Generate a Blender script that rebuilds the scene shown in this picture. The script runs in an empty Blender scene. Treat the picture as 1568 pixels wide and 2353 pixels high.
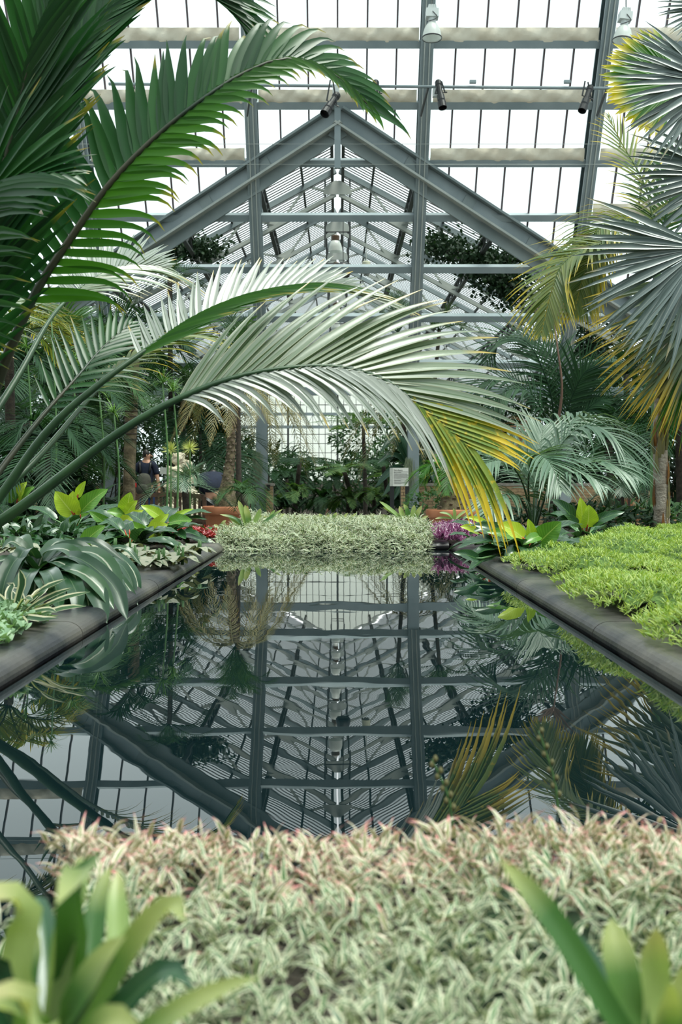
import bpy, math, random
import numpy as np
from mathutils import Vector, Matrix
# ------------------------------------------------------------------ camera, sky, light
F = 2288.0                       # focal length in pixels of the 1568x2353 frame
HX, HY, CZ = 776.0, 1102.0, 1.15  # vanishing point of the pool axis, eye height above the floor
scene = bpy.context.scene
COL = scene.collection
cam_d = bpy.data.cameras.new('camera'); cam = bpy.data.objects.new('camera', cam_d); COL.objects.link(cam)
cam.location = (0, 0, CZ); cam.rotation_euler = (math.pi / 2, 0, 0)
cam_d.sensor_fit = 'VERTICAL'; cam_d.sensor_height = 36.0; cam_d.sensor_width = 24.0
cam_d.lens = 36.0 * F / 2353.0
cam_d.shift_x = (784.0 - HX) / 2353.0; cam_d.shift_y = -(1176.5 - HY) / 2353.0
cam_d.clip_start = 0.05; cam_d.clip_end = 500
cam_d.dof.use_dof = True; cam_d.dof.focus_distance = 5.5; cam_d.dof.aperture_fstop = 6.5
scene.camera = cam
world = bpy.data.worlds.new('overcast_sky'); scene.world = world; world.use_nodes = True
bg = world.node_tree.nodes['Background']; bg.inputs[0].default_value = (0.93, 0.985, 1.0, 1); bg.inputs[1].default_value = 3.1
sun_d = bpy.data.lights.new('sun', 'SUN'); sun = bpy.data.objects.new('sun', sun_d); COL.objects.link(sun)
sun_d.energy = 17.0; sun_d.angle = math.radians(34); sun_d.color = (1.0, 0.95, 0.86)
sun.rotation_euler = (math.radians(12), math.radians(16), 0)
vs = scene.view_settings
vs.view_transform = 'Standard'; vs.look = 'None'; vs.gamma = 1.0; vs.use_curve_mapping = False; vs.exposure = 0.28
rng = np.random.default_rng(7); random.seed(7)
# ------------------------------------------------------------------ helpers
def W(px, py, D):
    return np.array([(px - HX) * D / F, D, CZ - (py - HY) * D / F])
def Ws(pts, D):
    out = []
    n = len(pts)
    for i, p in enumerate(pts):
        d = p[2] if len(p) > 2 else (D if not isinstance(D, tuple) else D[0] + (D[1] - D[0]) * i / max(1, n - 1))
        out.append(W(p[0], p[1], d))
    return np.array(out)
def nrm(a):
    a = np.asarray(a, float); l = np.linalg.norm(a, axis=-1, keepdims=True); l[l == 0] = 1
    return a / l
def spline(P, n):
    P = np.asarray(P, float)
    if len(P) == 2:
        t = np.linspace(0, 1, n)[:, None]; return P[0] * (1 - t) + P[1] * t
    Q = np.vstack([2 * P[0] - P[1], P, 2 * P[-1] - P[-2]])
    seg = np.linalg.norm(P[1:] - P[:-1], axis=1); cum = np.concatenate([[0], np.cumsum(seg)]); cum /= cum[-1]
    out = []
    for u in np.linspace(0, 1, n):
        i = min(len(P) - 2, max(0, int(np.searchsorted(cum, u, 'right')) - 1))
        t = (u - cum[i]) / max(1e-9, cum[i + 1] - cum[i])
        a, b, c, d = Q[i], Q[i + 1], Q[i + 2], Q[i + 3]
        out.append(0.5 * ((2 * b) + (-a + c) * t + (2 * a - 5 * b + 4 * c - d) * t * t + (-a + 3 * b - 3 * c + d) * t ** 3))
    return np.array(out)

class MB:
    """collects pieces of geometry that become ONE mesh object"""
    def __init__(s):
        s.v = []; s.f = []; s.c = []; s.n = 0
    def add(s, V, faces, co=None):
        V = np.asarray(V, float).reshape(-1, 3); s.v.append(V)
        s.c.append(np.zeros_like(V) if co is None else np.asarray(co, float).reshape(-1, 3))
        for fa in faces:
            fa = np.asarray(fa, int)
            if fa.ndim == 1: fa = fa[None]
            s.f.append(fa + s.n)
        s.n += len(V); return s
    def box(s, c, d, rz=0.0):
        x, y, z = np.array(d) / 2.0
        V = np.array([[-x, -y, -z], [x, -y, -z], [x, y, -z], [-x, y, -z], [-x, -y, z], [x, -y, z], [x, y, z], [-x, y, z]])
        if rz:
            ca, sa = math.cos(rz), math.sin(rz); V = V @ np.array([[ca, sa, 0], [-sa, ca, 0], [0, 0, 1]])
        return s.add(V + np.array(c), [BOXF])
    def beam(s, p, q, w, h, up=(0, 0, 1), off=(0, 0)):
        p = np.array(p, float); q = np.array(q, float); d = nrm(q - p)
        sd = np.cross(d, up)
        if np.linalg.norm(sd) < 1e-6: sd = np.cross(d, (0, 1, 0))
        sd = nrm(sd); u = np.cross(sd, d)
        o = sd * off[0] + u * off[1]
        V = []
        for a in (p, q):
            for sx, sz in ((-1, -1), (1, -1), (1, 1), (-1, 1)): V.append(a + o + sd * sx * w / 2 + u * sz * h / 2)
        return s.add(V, [np.array([[0, 3, 2, 1], [4, 5, 6, 7], [0, 1, 5, 4], [1, 2, 6, 5], [2, 3, 7, 6], [3, 0, 4, 7]])])
    def tube(s, P, R, k=6, cap=True, co=None):
        P = np.asarray(P, float); n = len(P)
        R = np.full(n, R) if np.isscalar(R) else np.interp(np.linspace(0, 1, n), np.linspace(0, 1, len(R)), R)
        T = nrm(np.gradient(P, axis=0)); ref = np.array([0.31, -0.9, 0.3])
        S = nrm(np.cross(T, ref)); N = np.cross(S, T)
        a = np.linspace(0, 2 * np.pi, k, endpoint=False)
        V = P[:, None] + R[:, None, None] * (np.cos(a)[None, :, None] * S[:, None] + np.sin(a)[None, :, None] * N[:, None])
        i = np.arange(n - 1)[:, None] * k; j = np.arange(k)[None]; j2 = (j + 1) % k
        Q = np.stack([i + j, i + j2, i + k + j2, i + k + j], -1).reshape(-1, 4)
        tt = np.repeat(np.linspace(0, 1, n), k)
        C = np.stack([tt, np.tile(np.linspace(0, 1, k), n), np.zeros(n * k)], -1)
        fs = [Q]
        if cap: fs += [np.arange(k)[::-1], (n - 1) * k + np.arange(k)]
        return s.add(V, fs, C)
    def lathe(s, prof, c, k=16, ax=None):
        """prof: (radius, height) pairs turned about the vertical axis through c, or about direction ax"""
        a = np.linspace(0, 2 * np.pi, k, endpoint=False); prof = np.array(prof, float); n = len(prof)
        V = np.stack([prof[:, None, 0] * np.cos(a), prof[:, None, 0] * np.sin(a), np.repeat(prof[:, 1:2], k, 1)], -1).reshape(-1, 3)
        if ax is not None:
            R = np.array(Vector((0, 0, 1)).rotation_difference(Vector(ax)).to_matrix()); V = V @ R.T
        i = np.arange(n - 1)[:, None] * k; j = np.arange(k)[None]; j2 = (j + 1) % k
        Q = np.stack([i + j, i + j2, i + k + j2, i + k + j], -1).reshape(-1, 4)
        return s.add(V + np.array(c), [Q])
    def obj(s, name, mat, parent=None, smooth=False):
        V = np.vstack(s.v); C = np.vstack(s.c)
        me = bpy.data.meshes.new(name)
        me.vertices.add(len(V)); me.vertices.foreach_set('co', V.astype(np.float32).ravel())
        li = np.concatenate([fa.ravel() for fa in s.f]); ln = np.concatenate([np.full(len(fa), fa.shape[1]) for fa in s.f])
        st = np.concatenate([[0], np.cumsum(ln)[:-1]])
        me.loops.add(len(li)); me.loops.foreach_set('vertex_index', li.astype(np.int32))
        me.polygons.add(len(ln)); me.polygons.foreach_set('loop_start', st.astype(np.int32))
        me.polygons.foreach_set('use_smooth', np.full(len(ln), bool(smooth)))
        if np.any(C):
            at = me.attributes.new('leafco', 'FLOAT_VECTOR', 'POINT'); at.data.foreach_set('vector', C.astype(np.float32).ravel())
        me.update(calc_edges=True)
        me.materials.append(mat)
        return link(name, me, parent)
BOXF = np.array([[0, 3, 2, 1], [4, 5, 6, 7], [0, 1, 5, 4], [1, 2, 6, 5], [2, 3, 7, 6], [3, 0, 4, 7]])
def link(name, me, parent=None, loc=None):
    o = bpy.data.objects.new(name, me); COL.objects.link(o)
    if loc is not None: o.location = loc
    if parent is not None:
        o.parent = parent
        if parent.parent is None and any(parent.location): o.matrix_parent_inverse = Matrix.Translation(-parent.location)
    return o
def tag(o, label, cat, group=None, kind=None):
    if label: o['label'] = label
    if cat: o['category'] = cat
    if group: o['group'] = group
    if kind: o['kind'] = kind
    return o
def thing(name, label, cat, loc=(0, 0, 0), group=None, kind=None):
    o = bpy.data.objects.new(name, None); COL.objects.link(o); o.location = tuple(float(x) for x in loc); o.empty_display_size = 0.1
    return tag(o, label, cat, group, kind)
def struct(name, label=None, cat=None):
    return thing(name, label, cat, kind='structure')
# ------------------------------------------------------------------ materials
def nt_new(name):
    m = bpy.data.materials.new(name); m.use_nodes = True; nt = m.node_tree; nt.nodes.clear()
    out = nt.nodes.new('ShaderNodeOutputMaterial'); return m, nt, out
def noise(nt, scale, vec=None, detail=3):
    n = nt.nodes.new('ShaderNodeTexNoise'); n.inputs['Scale'].default_value = scale; n.inputs['Detail'].default_value = detail
    if vec is None:
        tc = nt.nodes.new('ShaderNodeTexCoord'); nt.links.new(tc.outputs['Object'], n.inputs['Vector'])
    else: nt.links.new(vec, n.inputs['Vector'])
    return n
def ramp(nt, fac, stops):
    r = nt.nodes.new('ShaderNodeValToRGB'); e = r.color_ramp.elements
    while len(e) < len(stops): e.new(0.5)
    for i, (p, c) in enumerate(stops): e[i].position = p; e[i].color = (*c, 1)
    nt.links.new(fac, r.inputs[0]); return r
def mixc(nt, fac, a, b, mode='MIX'):
    m = nt.nodes.new('ShaderNodeMix'); m.data_type = 'RGBA'; m.blend_type = mode
    for i, x in ((0, fac), (6, a), (7, b)):
        if isinstance(x, (int, float)): m.inputs[i].default_value = x
        elif isinstance(x, tuple): m.inputs[i].default_value = (*x, 1)
        else: nt.links.new(x, m.inputs[i])
    return m.outputs[2]
def math_n(nt, op, a, b=0.0, clamp=False):
    m = nt.nodes.new('ShaderNodeMath'); m.operation = op; m.use_clamp = clamp
    for i, x in ((0, a), (1, b)):
        if isinstance(x, (int, float)): m.inputs[i].default_value = x
        else: nt.links.new(x, m.inputs[i])
    return m.outputs[0]
def solid(name, c, rough=0.6, c2=None, scale=4.0, bump=0.0, bscale=30.0, metal=0.0, spec=0.5, stops=(0.35, 0.7)):
    m, nt, out = nt_new(name)
    b = nt.nodes.new('ShaderNodeBsdfPrincipled'); nt.links.new(b.outputs[0], out.inputs[0])
    b.inputs['Roughness'].default_value = rough; b.inputs['Metallic'].default_value = metal; b.inputs['Specular IOR Level'].default_value = spec
    if c2 is None: b.inputs['Base Color'].default_value = (*c, 1)
    else:
        r = ramp(nt, noise(nt, scale).outputs[0], [(stops[0], c), (stops[1], c2)]); nt.links.new(r.outputs[0], b.inputs['Base Color'])
    if bump:
        bp = nt.nodes.new('ShaderNodeBump'); bp.inputs['Strength'].default_value = bump; bp.inputs['Distance'].default_value = 0.02
        nt.links.new(noise(nt, bscale).outputs[0], bp.inputs['Height']); nt.links.new(bp.outputs[0], b.inputs['Normal'])
    return m
def leafmat(name, a, b, tip=None, tip_at=0.75, edge=None, edge_w=0.3, mid=None, mid_w=0.06, base=None, rough=0.38, trans=0.3, tcol=None, veins=0.0, spec=0.5, blot=None):
    """a..b: random range per leaf; leafco = (along, across, random)"""
    m, nt, out = nt_new(name)
    at = nt.nodes.new('ShaderNodeAttribute'); at.attribute_name = 'leafco'
    sp = nt.nodes.new('ShaderNodeSeparateXYZ'); nt.links.new(at.outputs['Vector'], sp.inputs[0])
    t, s, r = sp.outputs
    col = mixc(nt, r, a, b)
    d = math_n(nt, 'ABSOLUTE', math_n(nt, 'SUBTRACT', s, 0.5))           # 0 at the midrib, 0.5 at the edge
    if veins:
        w = nt.nodes.new('ShaderNodeTexWave'); w.inputs['Scale'].default_value = 3.4; w.inputs['Distortion'].default_value = 0.4
        cb = nt.nodes.new('ShaderNodeCombineXYZ'); nt.links.new(math_n(nt, 'SUBTRACT', t, math_n(nt, 'MULTIPLY', d, 0.5)), cb.inputs[0])
        nt.links.new(cb.outputs[0], w.inputs['Vector'])
        col = mixc(nt, math_n(nt, 'MULTIPLY', w.outputs['Fac'], veins), col, tuple(min(1, x * 1.8 + 0.02) for x in b))
    if blot:
        n = noise(nt, blot[1]); f = ramp(nt, n.outputs[0], [(0.56, (0, 0, 0)), (0.66, (1, 1, 1))]); col = mixc(nt, f.outputs[0], col, blot[0])
    if edge:
        f = math_n(nt, 'GREATER_THAN', d, 0.5 - edge_w / 2); col = mixc(nt, f, col, edge)
    if mid:
        f = math_n(nt, 'LESS_THAN', d, mid_w / 2); col = mixc(nt, f, col, mid)
    if base:
        f = ramp(nt, t, [(0.0, (1, 1, 1)), (0.3, (0, 0, 0))]); col = mixc(nt, f.outputs[0], col, base)
    if tip:
        f = ramp(nt, math_n(nt, 'ADD', t, math_n(nt, 'MULTIPLY', math_n(nt, 'SUBTRACT', r, 0.5), 0.25)), [(tip_at, (0, 0, 0)), (min(1, tip_at + 0.22), (1, 1, 1))]); col = mixc(nt, f.outputs[0], col, tip)
    p = nt.nodes.new('ShaderNodeBsdfPrincipled'); nt.links.new(col, p.inputs['Base Color'])
    p.inputs['Roughness'].default_value = rough; p.inputs['Specular IOR Level'].default_value = spec
    tr = nt.nodes.new('ShaderNodeBsdfTranslucent')
    nt.links.new(mixc(nt, 1.0, col, tcol or (1.25, 1.35, 0.55), 'MULTIPLY'), tr.inputs[0])
    mx = nt.nodes.new('ShaderNodeMixShader'); mx.inputs[0].default_value = trans
    nt.links.new(p.outputs[0], mx.inputs[1]); nt.links.new(tr.outputs[0], mx.inputs[2]); nt.links.new(mx.outputs[0], out.inputs[0])
    return m
M = {}
M['steel'] = solid('painted_steel', (0.20, 0.245, 0.26), 0.5, (0.27, 0.315, 0.33), 1.6)
M['steel_rust'] = solid('stained_steel', (0.17, 0.21, 0.215), 0.5, (0.25, 0.29, 0.29), 1.1)
M['steel_pale'] = solid('pale_steel', (0.36, 0.39, 0.37), 0.55, (0.45, 0.47, 0.44), 2.0)
M['steel_dark'] = solid('dark_steel', (0.05, 0.055, 0.055), 0.6)
M['bar'] = solid('glazing_bar_paint', (0.10, 0.075, 0.085), 0.6)
M['slat'] = solid('slat_wood', (0.055, 0.042, 0.042), 0.8, (0.10, 0.08, 0.08), 3)
M['canvas'] = solid('canvas', (0.66, 0.58, 0.46), 0.9, (0.78, 0.72, 0.60), 3.0, 0.4, 9)
M['black'] = solid('black_metal', (0.012, 0.013, 0.015), 0.4)
M['lampgrey'] = solid('lamp_housing', (0.55, 0.58, 0.57), 0.4)
M['lampbrown'] = solid('lamp_ballast', (0.10, 0.055, 0.03), 0.5)
M['stone'] = solid('curb_stone', (0.016, 0.017, 0.022), 0.34, (0.11, 0.10, 0.088), 2.6, 0.10, 40, stops=(0.42, 0.72))
M['soil'] = solid('soil', (0.02, 0.016, 0.012), 0.95, (0.05, 0.04, 0.03), 25, 0.8, 60)
M['paving'] = solid('paving', (0.10, 0.095, 0.085), 0.8, (0.16, 0.15, 0.13), 6)
M['brick'] = solid('brick', (0.30, 0.20, 0.11), 0.8, (0.42, 0.29, 0.16), 7, 0.3, 60)
M['mortar'] = solid('mortar', (0.10, 0.085, 0.07), 0.9)
M['coping'] = solid('coping_stone', (0.22, 0.20, 0.17), 0.8, (0.32, 0.29, 0.25), 9)
M['terracotta'] = solid('terracotta', (0.42, 0.15, 0.07), 0.7, (0.52, 0.21, 0.11), 5)
M['limestone'] = solid('limestone', (0.52, 0.46, 0.34), 0.9, (0.66, 0.60, 0.47), 9, 0.7, 25)
M['wood'] = solid('bench_wood', (0.055, 0.03, 0.02), 0.5, (0.11, 0.06, 0.035), 12)
M['wood_red'] = solid('bench_wood_red', (0.16, 0.07, 0.03), 0.5, (0.24, 0.11, 0.05), 12)
M['trunk'] = solid('palm_trunk', (0.07, 0.055, 0.03), 0.9, (0.21, 0.165, 0.10), 9, 0.6, 40)
M['trunk_dark'] = solid('dark_trunk', (0.02, 0.016, 0.012), 0.9, (0.055, 0.042, 0.03), 20, 0.5, 60)
M['trunk_grey'] = solid('fibrous_trunk', (0.22, 0.18, 0.14), 0.95, (0.42, 0.37, 0.31), 14, 0.7, 50)
M['scale'] = solid('leaf_scar', (0.13, 0.09, 0.065), 0.9, (0.27, 0.21, 0.16), 16)
M['petiole'] = solid('petiole', (0.016, 0.05, 0.018), 0.4, (0.035, 0.085, 0.03), 8)
M['petiole_dark'] = solid('dark_petiole', (0.012, 0.03, 0.014), 0.45, (0.05, 0.045, 0.025), 5)
M['petiole_red'] = solid('red_petiole', (0.45, 0.06, 0.02), 0.4)
M['petiole_pink'] = solid('pink_petiole', (0.22, 0.13, 0.10), 0.5)
M['stalk'] = solid('green_stalk', (0.05, 0.13, 0.04), 0.5, (0.10, 0.20, 0.06), 10)
M['ivory'] = solid('ivory_stalk', (0.55, 0.55, 0.42), 0.6)
M['skin'] = solid('skin', (0.50, 0.27, 0.18), 0.5)
M['hair'] = solid('hair', (0.012, 0.009, 0.008), 0.5)
M['navy'] = solid('navy_cloth', (0.004, 0.008, 0.022), 0.9, (0.006, 0.012, 0.034), 12, 0.3, 20)
M['jeans'] = solid('denim', (0.02, 0.05, 0.16), 0.85)
M['greycloth'] = solid('grey_cloth', (0.20, 0.19, 0.21), 0.85)
M['olive'] = solid('olive_canvas', (0.045, 0.045, 0.035), 0.85, (0.08, 0.078, 0.06), 14)
M['red'] = solid('red_tag', (0.65, 0.03, 0.02), 0.5)
M['white'] = solid('white_panel', (0.62, 0.62, 0.58), 0.6)
M['ink'] = solid('sign_ink', (0.05, 0.05, 0.05), 0.8)
M['inkgrey'] = solid('sign_text_grey', (0.30, 0.30, 0.29), 0.8)
M['signgrey'] = solid('sign_side_strip', (0.36, 0.37, 0.34), 0.7, (0.45, 0.46, 0.42), 20)
# leaves
M['palm'] = leafmat('palm_leaf', (0.013, 0.055, 0.020), (0.028, 0.095, 0.026), tip=(0.25, 0.19, 0.03), tip_at=0.9, trans=0.36, rough=0.3, tcol=(1.3, 1.9, 0.8))
M['palm_pale'] = leafmat('pale_palm_leaf', (0.13, 0.175, 0.12), (0.21, 0.255, 0.18), tip=(0.42, 0.30, 0.06), tip_at=0.84, edge=(0.30, 0.31, 0.23), edge_w=0.16, mid=(0.07, 0.12, 0.05), mid_w=0.14, trans=0.22, rough=0.27, spec=0.8, tcol=(1.2, 1.5, 0.7))
M['palm_sheen'] = leafmat('sheen_palm_leaf', (0.20, 0.23, 0.20), (0.38, 0.40, 0.37), tip=(0.46, 0.32, 0.06), tip_at=0.86, mid=(0.09, 0.13, 0.08), mid_w=0.16, trans=0.2, rough=0.25, spec=0.9, tcol=(1.1, 1.3, 0.8))  # green leaf with its whitish sheen put into the base colour
M['palm_yellow'] = leafmat('yellowing_palm_leaf', (0.10, 0.19, 0.03), (0.26, 0.30, 0.04), tip=(0.58, 0.42, 0.03), tip_at=0.52, trans=0.3, rough=0.35, tcol=(1.3, 1.2, 0.5), blot=((0.45, 0.36, 0.03), 40))
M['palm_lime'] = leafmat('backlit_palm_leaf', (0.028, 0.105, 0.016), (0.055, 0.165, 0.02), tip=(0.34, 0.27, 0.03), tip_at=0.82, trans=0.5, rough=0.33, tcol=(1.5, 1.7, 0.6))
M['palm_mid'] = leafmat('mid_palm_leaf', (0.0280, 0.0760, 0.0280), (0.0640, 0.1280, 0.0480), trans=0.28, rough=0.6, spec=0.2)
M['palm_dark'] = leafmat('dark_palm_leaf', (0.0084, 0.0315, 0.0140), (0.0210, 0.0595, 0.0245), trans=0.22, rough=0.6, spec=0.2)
M['palm_feather'] = leafmat('feather_palm_leaf', (0.06, 0.125, 0.075), (0.12, 0.195, 0.125), trans=0.2, rough=0.38, spec=0.6)
M['palm_dry'] = leafmat('dry_palm_leaf', (0.16, 0.15, 0.075), (0.28, 0.25, 0.13), tip=(0.36, 0.22, 0.06), tip_at=0.7, trans=0.25, rough=0.6, spec=0.2)
M['palm_golden'] = leafmat('golden_palm_leaf', (0.07, 0.125, 0.03), (0.18, 0.21, 0.045), tip=(0.46, 0.36, 0.03), tip_at=0.6, trans=0.35, rough=0.4, tcol=(1.3, 1.25, 0.5))
M['dead'] = leafmat('dead_leaf', (0.13, 0.055, 0.015), (0.30, 0.13, 0.03), trans=0.3, rough=0.6, tcol=(1.3, 1.0, 0.5))
M['fan_blue'] = leafmat('blue_fan_leaf', (0.055, 0.085, 0.085), (0.11, 0.15, 0.145), tip=(0.30, 0.26, 0.16), tip_at=0.93, mid=(0.17, 0.20, 0.19), mid_w=0.14, trans=0.12, rough=0.33, spec=0.8)
M['fan_gold'] = leafmat('golden_fan_leaf', (0.05, 0.085, 0.05), (0.09, 0.12, 0.06), tip=(0.42, 0.31, 0.04), tip_at=0.66, trans=0.3, rough=0.4, tcol=(1.4, 1.3, 0.5))
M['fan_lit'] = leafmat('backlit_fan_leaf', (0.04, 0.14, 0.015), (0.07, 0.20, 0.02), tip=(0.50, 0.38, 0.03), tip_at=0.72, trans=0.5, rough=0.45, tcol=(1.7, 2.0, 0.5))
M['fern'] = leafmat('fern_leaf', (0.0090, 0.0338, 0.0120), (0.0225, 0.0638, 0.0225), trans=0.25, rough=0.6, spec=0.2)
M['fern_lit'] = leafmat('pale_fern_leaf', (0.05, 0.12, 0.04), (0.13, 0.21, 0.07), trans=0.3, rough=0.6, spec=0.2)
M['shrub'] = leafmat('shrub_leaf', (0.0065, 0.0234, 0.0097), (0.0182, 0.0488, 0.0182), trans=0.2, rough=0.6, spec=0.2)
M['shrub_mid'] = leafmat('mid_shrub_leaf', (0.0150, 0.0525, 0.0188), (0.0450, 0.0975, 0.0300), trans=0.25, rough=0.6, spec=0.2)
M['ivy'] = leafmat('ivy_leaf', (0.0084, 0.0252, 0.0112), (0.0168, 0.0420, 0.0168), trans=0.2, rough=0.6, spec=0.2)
M['banana'] = leafmat('banana_leaf', (0.02, 0.065, 0.04), (0.04, 0.10, 0.06), mid=(0.12, 0.18, 0.10), mid_w=0.05, trans=0.2, rough=0.3, veins=0.25)
M['philo'] = leafmat('philodendron_leaf', (0.0112, 0.0384, 0.0160), (0.0208, 0.0680, 0.0240), mid=(0.10, 0.20, 0.06), mid_w=0.035, edge=(0.06, 0.13, 0.04), edge_w=0.04, trans=0.2, rough=0.24, veins=0.3, spec=0.7)
M['philo_lime'] = leafmat('lime_philodendron_leaf', (0.25, 0.40, 0.035), (0.42, 0.52, 0.05), mid=(0.50, 0.60, 0.16), mid_w=0.05, trans=0.35, rough=0.32, veins=0.12, tcol=(1.2, 1.2, 0.5))
M['philo_mid'] = leafmat('mid_philodendron_leaf', (0.06, 0.17, 0.025), (0.12, 0.26, 0.035), mid=(0.26, 0.38, 0.10), mid_w=0.05, trans=0.3, rough=0.28, veins=0.2)
M['brom'] = leafmat('bromeliad_leaf', (0.045, 0.125, 0.035), (0.12, 0.215, 0.06), tip=(0.34, 0.38, 0.16), tip_at=0.62, trans=0.4, rough=0.36, tcol=(1.4, 1.5, 0.5))
M['brom_pale'] = leafmat('pale_bromeliad_leaf', (0.20, 0.31, 0.10), (0.34, 0.42, 0.17), tip=(0.44, 0.42, 0.20), tip_at=0.8, trans=0.35, rough=0.36)
M['strap'] = leafmat('strap_leaf', (0.0160, 0.0600, 0.0280), (0.0320, 0.0960, 0.0400), mid=(0.10, 0.17, 0.09), mid_w=0.05, trans=0.22, rough=0.28, spec=0.8)
M['strap_white'] = leafmat('white_lined_strap_leaf', (0.03, 0.09, 0.045), (0.06, 0.14, 0.06), mid=(0.46, 0.48, 0.38), mid_w=0.10, trans=0.22, rough=0.28, spec=0.8)
M['striped'] = leafmat('cream_edged_leaf', (0.03, 0.08, 0.035), (0.05, 0.12, 0.045), edge=(0.66, 0.62, 0.45), edge_w=0.36, base=(0.40, 0.06, 0.05), trans=0.25, rough=0.35)
M['creeper'] = leafmat('grey_green_leaf', (0.15, 0.27, 0.15), (0.28, 0.40, 0.25), trans=0.25, rough=0.5)
M['mottled'] = leafmat('mottled_leaf', (0.15, 0.155, 0.11), (0.27, 0.27, 0.20), edge=(0.05, 0.10, 0.04), edge_w=0.12, trans=0.1, rough=0.55, blot=((0.07, 0.10, 0.05), 45))
M['varieg'] = leafmat('variegated_leaf', (0.014, 0.070, 0.022), (0.045, 0.150, 0.040), edge=(0.72, 0.70, 0.53), edge_w=0.44, trans=0.3, rough=0.42, tcol=(1.1, 1.1, 0.8))
M['varieg_pink'] = leafmat('pink_variegated_leaf', (0.07, 0.15, 0.05), (0.22, 0.28, 0.10), edge=(0.84, 0.70, 0.60), edge_w=0.48, tip=(0.62, 0.24, 0.25), tip_at=0.66, trans=0.3, rough=0.42, tcol=(1.1, 1.0, 0.8))  # pink leaf; highlights of the bed's far rim also put into its colours
M['moss'] = leafmat('feathery_leaf', (0.15, 0.27, 0.05), (0.42, 0.50, 0.14), trans=0.35, rough=0.55, tcol=(1.2, 1.25, 0.5))
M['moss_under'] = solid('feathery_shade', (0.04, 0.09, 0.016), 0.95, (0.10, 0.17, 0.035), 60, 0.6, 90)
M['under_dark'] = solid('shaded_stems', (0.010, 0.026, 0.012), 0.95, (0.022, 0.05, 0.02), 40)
M['purple'] = leafmat('purple_leaf', (0.13, 0.02, 0.085), (0.25, 0.07, 0.17), edge=(0.42, 0.30, 0.38), edge_w=0.25, trans=0.25, rough=0.35, tcol=(1.2, 0.8, 1.1))
M['red_leaf'] = leafmat('red_leaf', (0.25, 0.02, 0.03), (0.42, 0.05, 0.06), trans=0.25, rough=0.4)
M['airmoss'] = leafmat('hanging_moss', (0.16, 0.20, 0.13), (0.26, 0.30, 0.20), trans=0.2, rough=0.8)
M['papyrus'] = leafmat('papyrus_ray', (0.05, 0.13, 0.03), (0.14, 0.26, 0.06), trans=0.3, rough=0.5)
M['flower'] = leafmat('pale_flower', (0.35, 0.40, 0.10), (0.50, 0.52, 0.16), trans=0.3, rough=0.5)
def water_mat():
    m, nt, out = nt_new('pool_water')
    b = nt.nodes.new('ShaderNodeBsdfPrincipled'); nt.links.new(b.outputs[0], out.inputs[0])
    b.inputs['Base Color'].default_value = (0.0022, 0.007, 0.0085, 1); b.inputs['Roughness'].default_value = 0.0; b.inputs['IOR'].default_value = 1.45
    n = noise(nt, 5.0, detail=2); n.inputs['Roughness'].default_value = 0.35
    bp = nt.nodes.new('ShaderNodeBump'); bp.inputs['Strength'].default_value = 0.016; bp.inputs['Distance'].default_value = 0.02
    nt.links.new(n.outputs[0], bp.inputs['Height']); nt.links.new(bp.outputs[0], b.inputs['Normal'])
    return m
def glass_mat(name, tint, gloss):
    m, nt, out = nt_new(name)
    t = nt.nodes.new('ShaderNodeBsdfTransparent'); t.inputs[0].default_value = (*tint, 1)
    g = nt.nodes.new('ShaderNodeBsdfGlossy'); g.inputs['Roughness'].default_value = 0.05
    mx = nt.nodes.new('ShaderNodeMixShader'); mx.inputs[0].default_value = gloss
    nt.links.new(t.outputs[0], mx.inputs[1]); nt.links.new(g.outputs[0], mx.inputs[2]); nt.links.new(mx.outputs[0], out.inputs[0])
    return m
M['water'] = water_mat()
M['glass'] = glass_mat('roof_glass', (0.62, 0.655, 0.65), 0.03)
M['glass_frost'] = glass_mat('whitened_glass', (0.52, 0.54, 0.50), 0.04)
def lampglass():
    m, nt, out = nt_new('lamp_glass')
    p = nt.nodes.new('ShaderNodeBsdfPrincipled'); p.inputs['Base Color'].default_value = (0.8, 0.82, 0.8, 1); p.inputs['Roughness'].default_value = 0.25
    t = nt.nodes.new('ShaderNodeBsdfTranslucent'); t.inputs[0].default_value = (0.85, 0.88, 0.85, 1)
    mx = nt.nodes.new('ShaderNodeMixShader'); mx.inputs[0].default_value = 0.5
    nt.links.new(p.outputs[0], mx.inputs[1]); nt.links.new(t.outputs[0], mx.inputs[2]); nt.links.new(mx.outputs[0], out.inputs[0]); return m
M['lampglass'] = lampglass()
# ------------------------------------------------------------------ the setting: floor, pool, curbs, beds
WZ, LIP = 0.68, 0.73               # water level, curb top
PX, PY = 0.755, 6.70               # pool half width, far end
fl = MB().box((0, 9.0, -0.05), (34, 30.0, 0.10)).obj('floor', M['paving']); tag(fl, 'dark paved floor of the glasshouse hall', 'floor', kind='structure')
fl2 = MB().box((0, 40.0, -1.40), (34, 31.9, 0.20)).obj('floor_lower', M['soil']); tag(fl2, 'dark sunken earth floor of the fern wing', 'floor', kind='structure')
st = MB().box((0, 24.04, -0.70), (34, 0.10, 1.25)).obj('wall_retaining', M['mortar']); tag(st, 'low retaining wall where the floor drops into the fern wing', 'wall', kind='structure')
wa = MB().box((0, 2.95, 0.39), (2 * PX - 0.02, 7.52, 0.58)).obj('pool_water', M['water']); tag(wa, 'still dark pool water mirroring the roof and palms', 'water', kind='structure')
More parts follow.
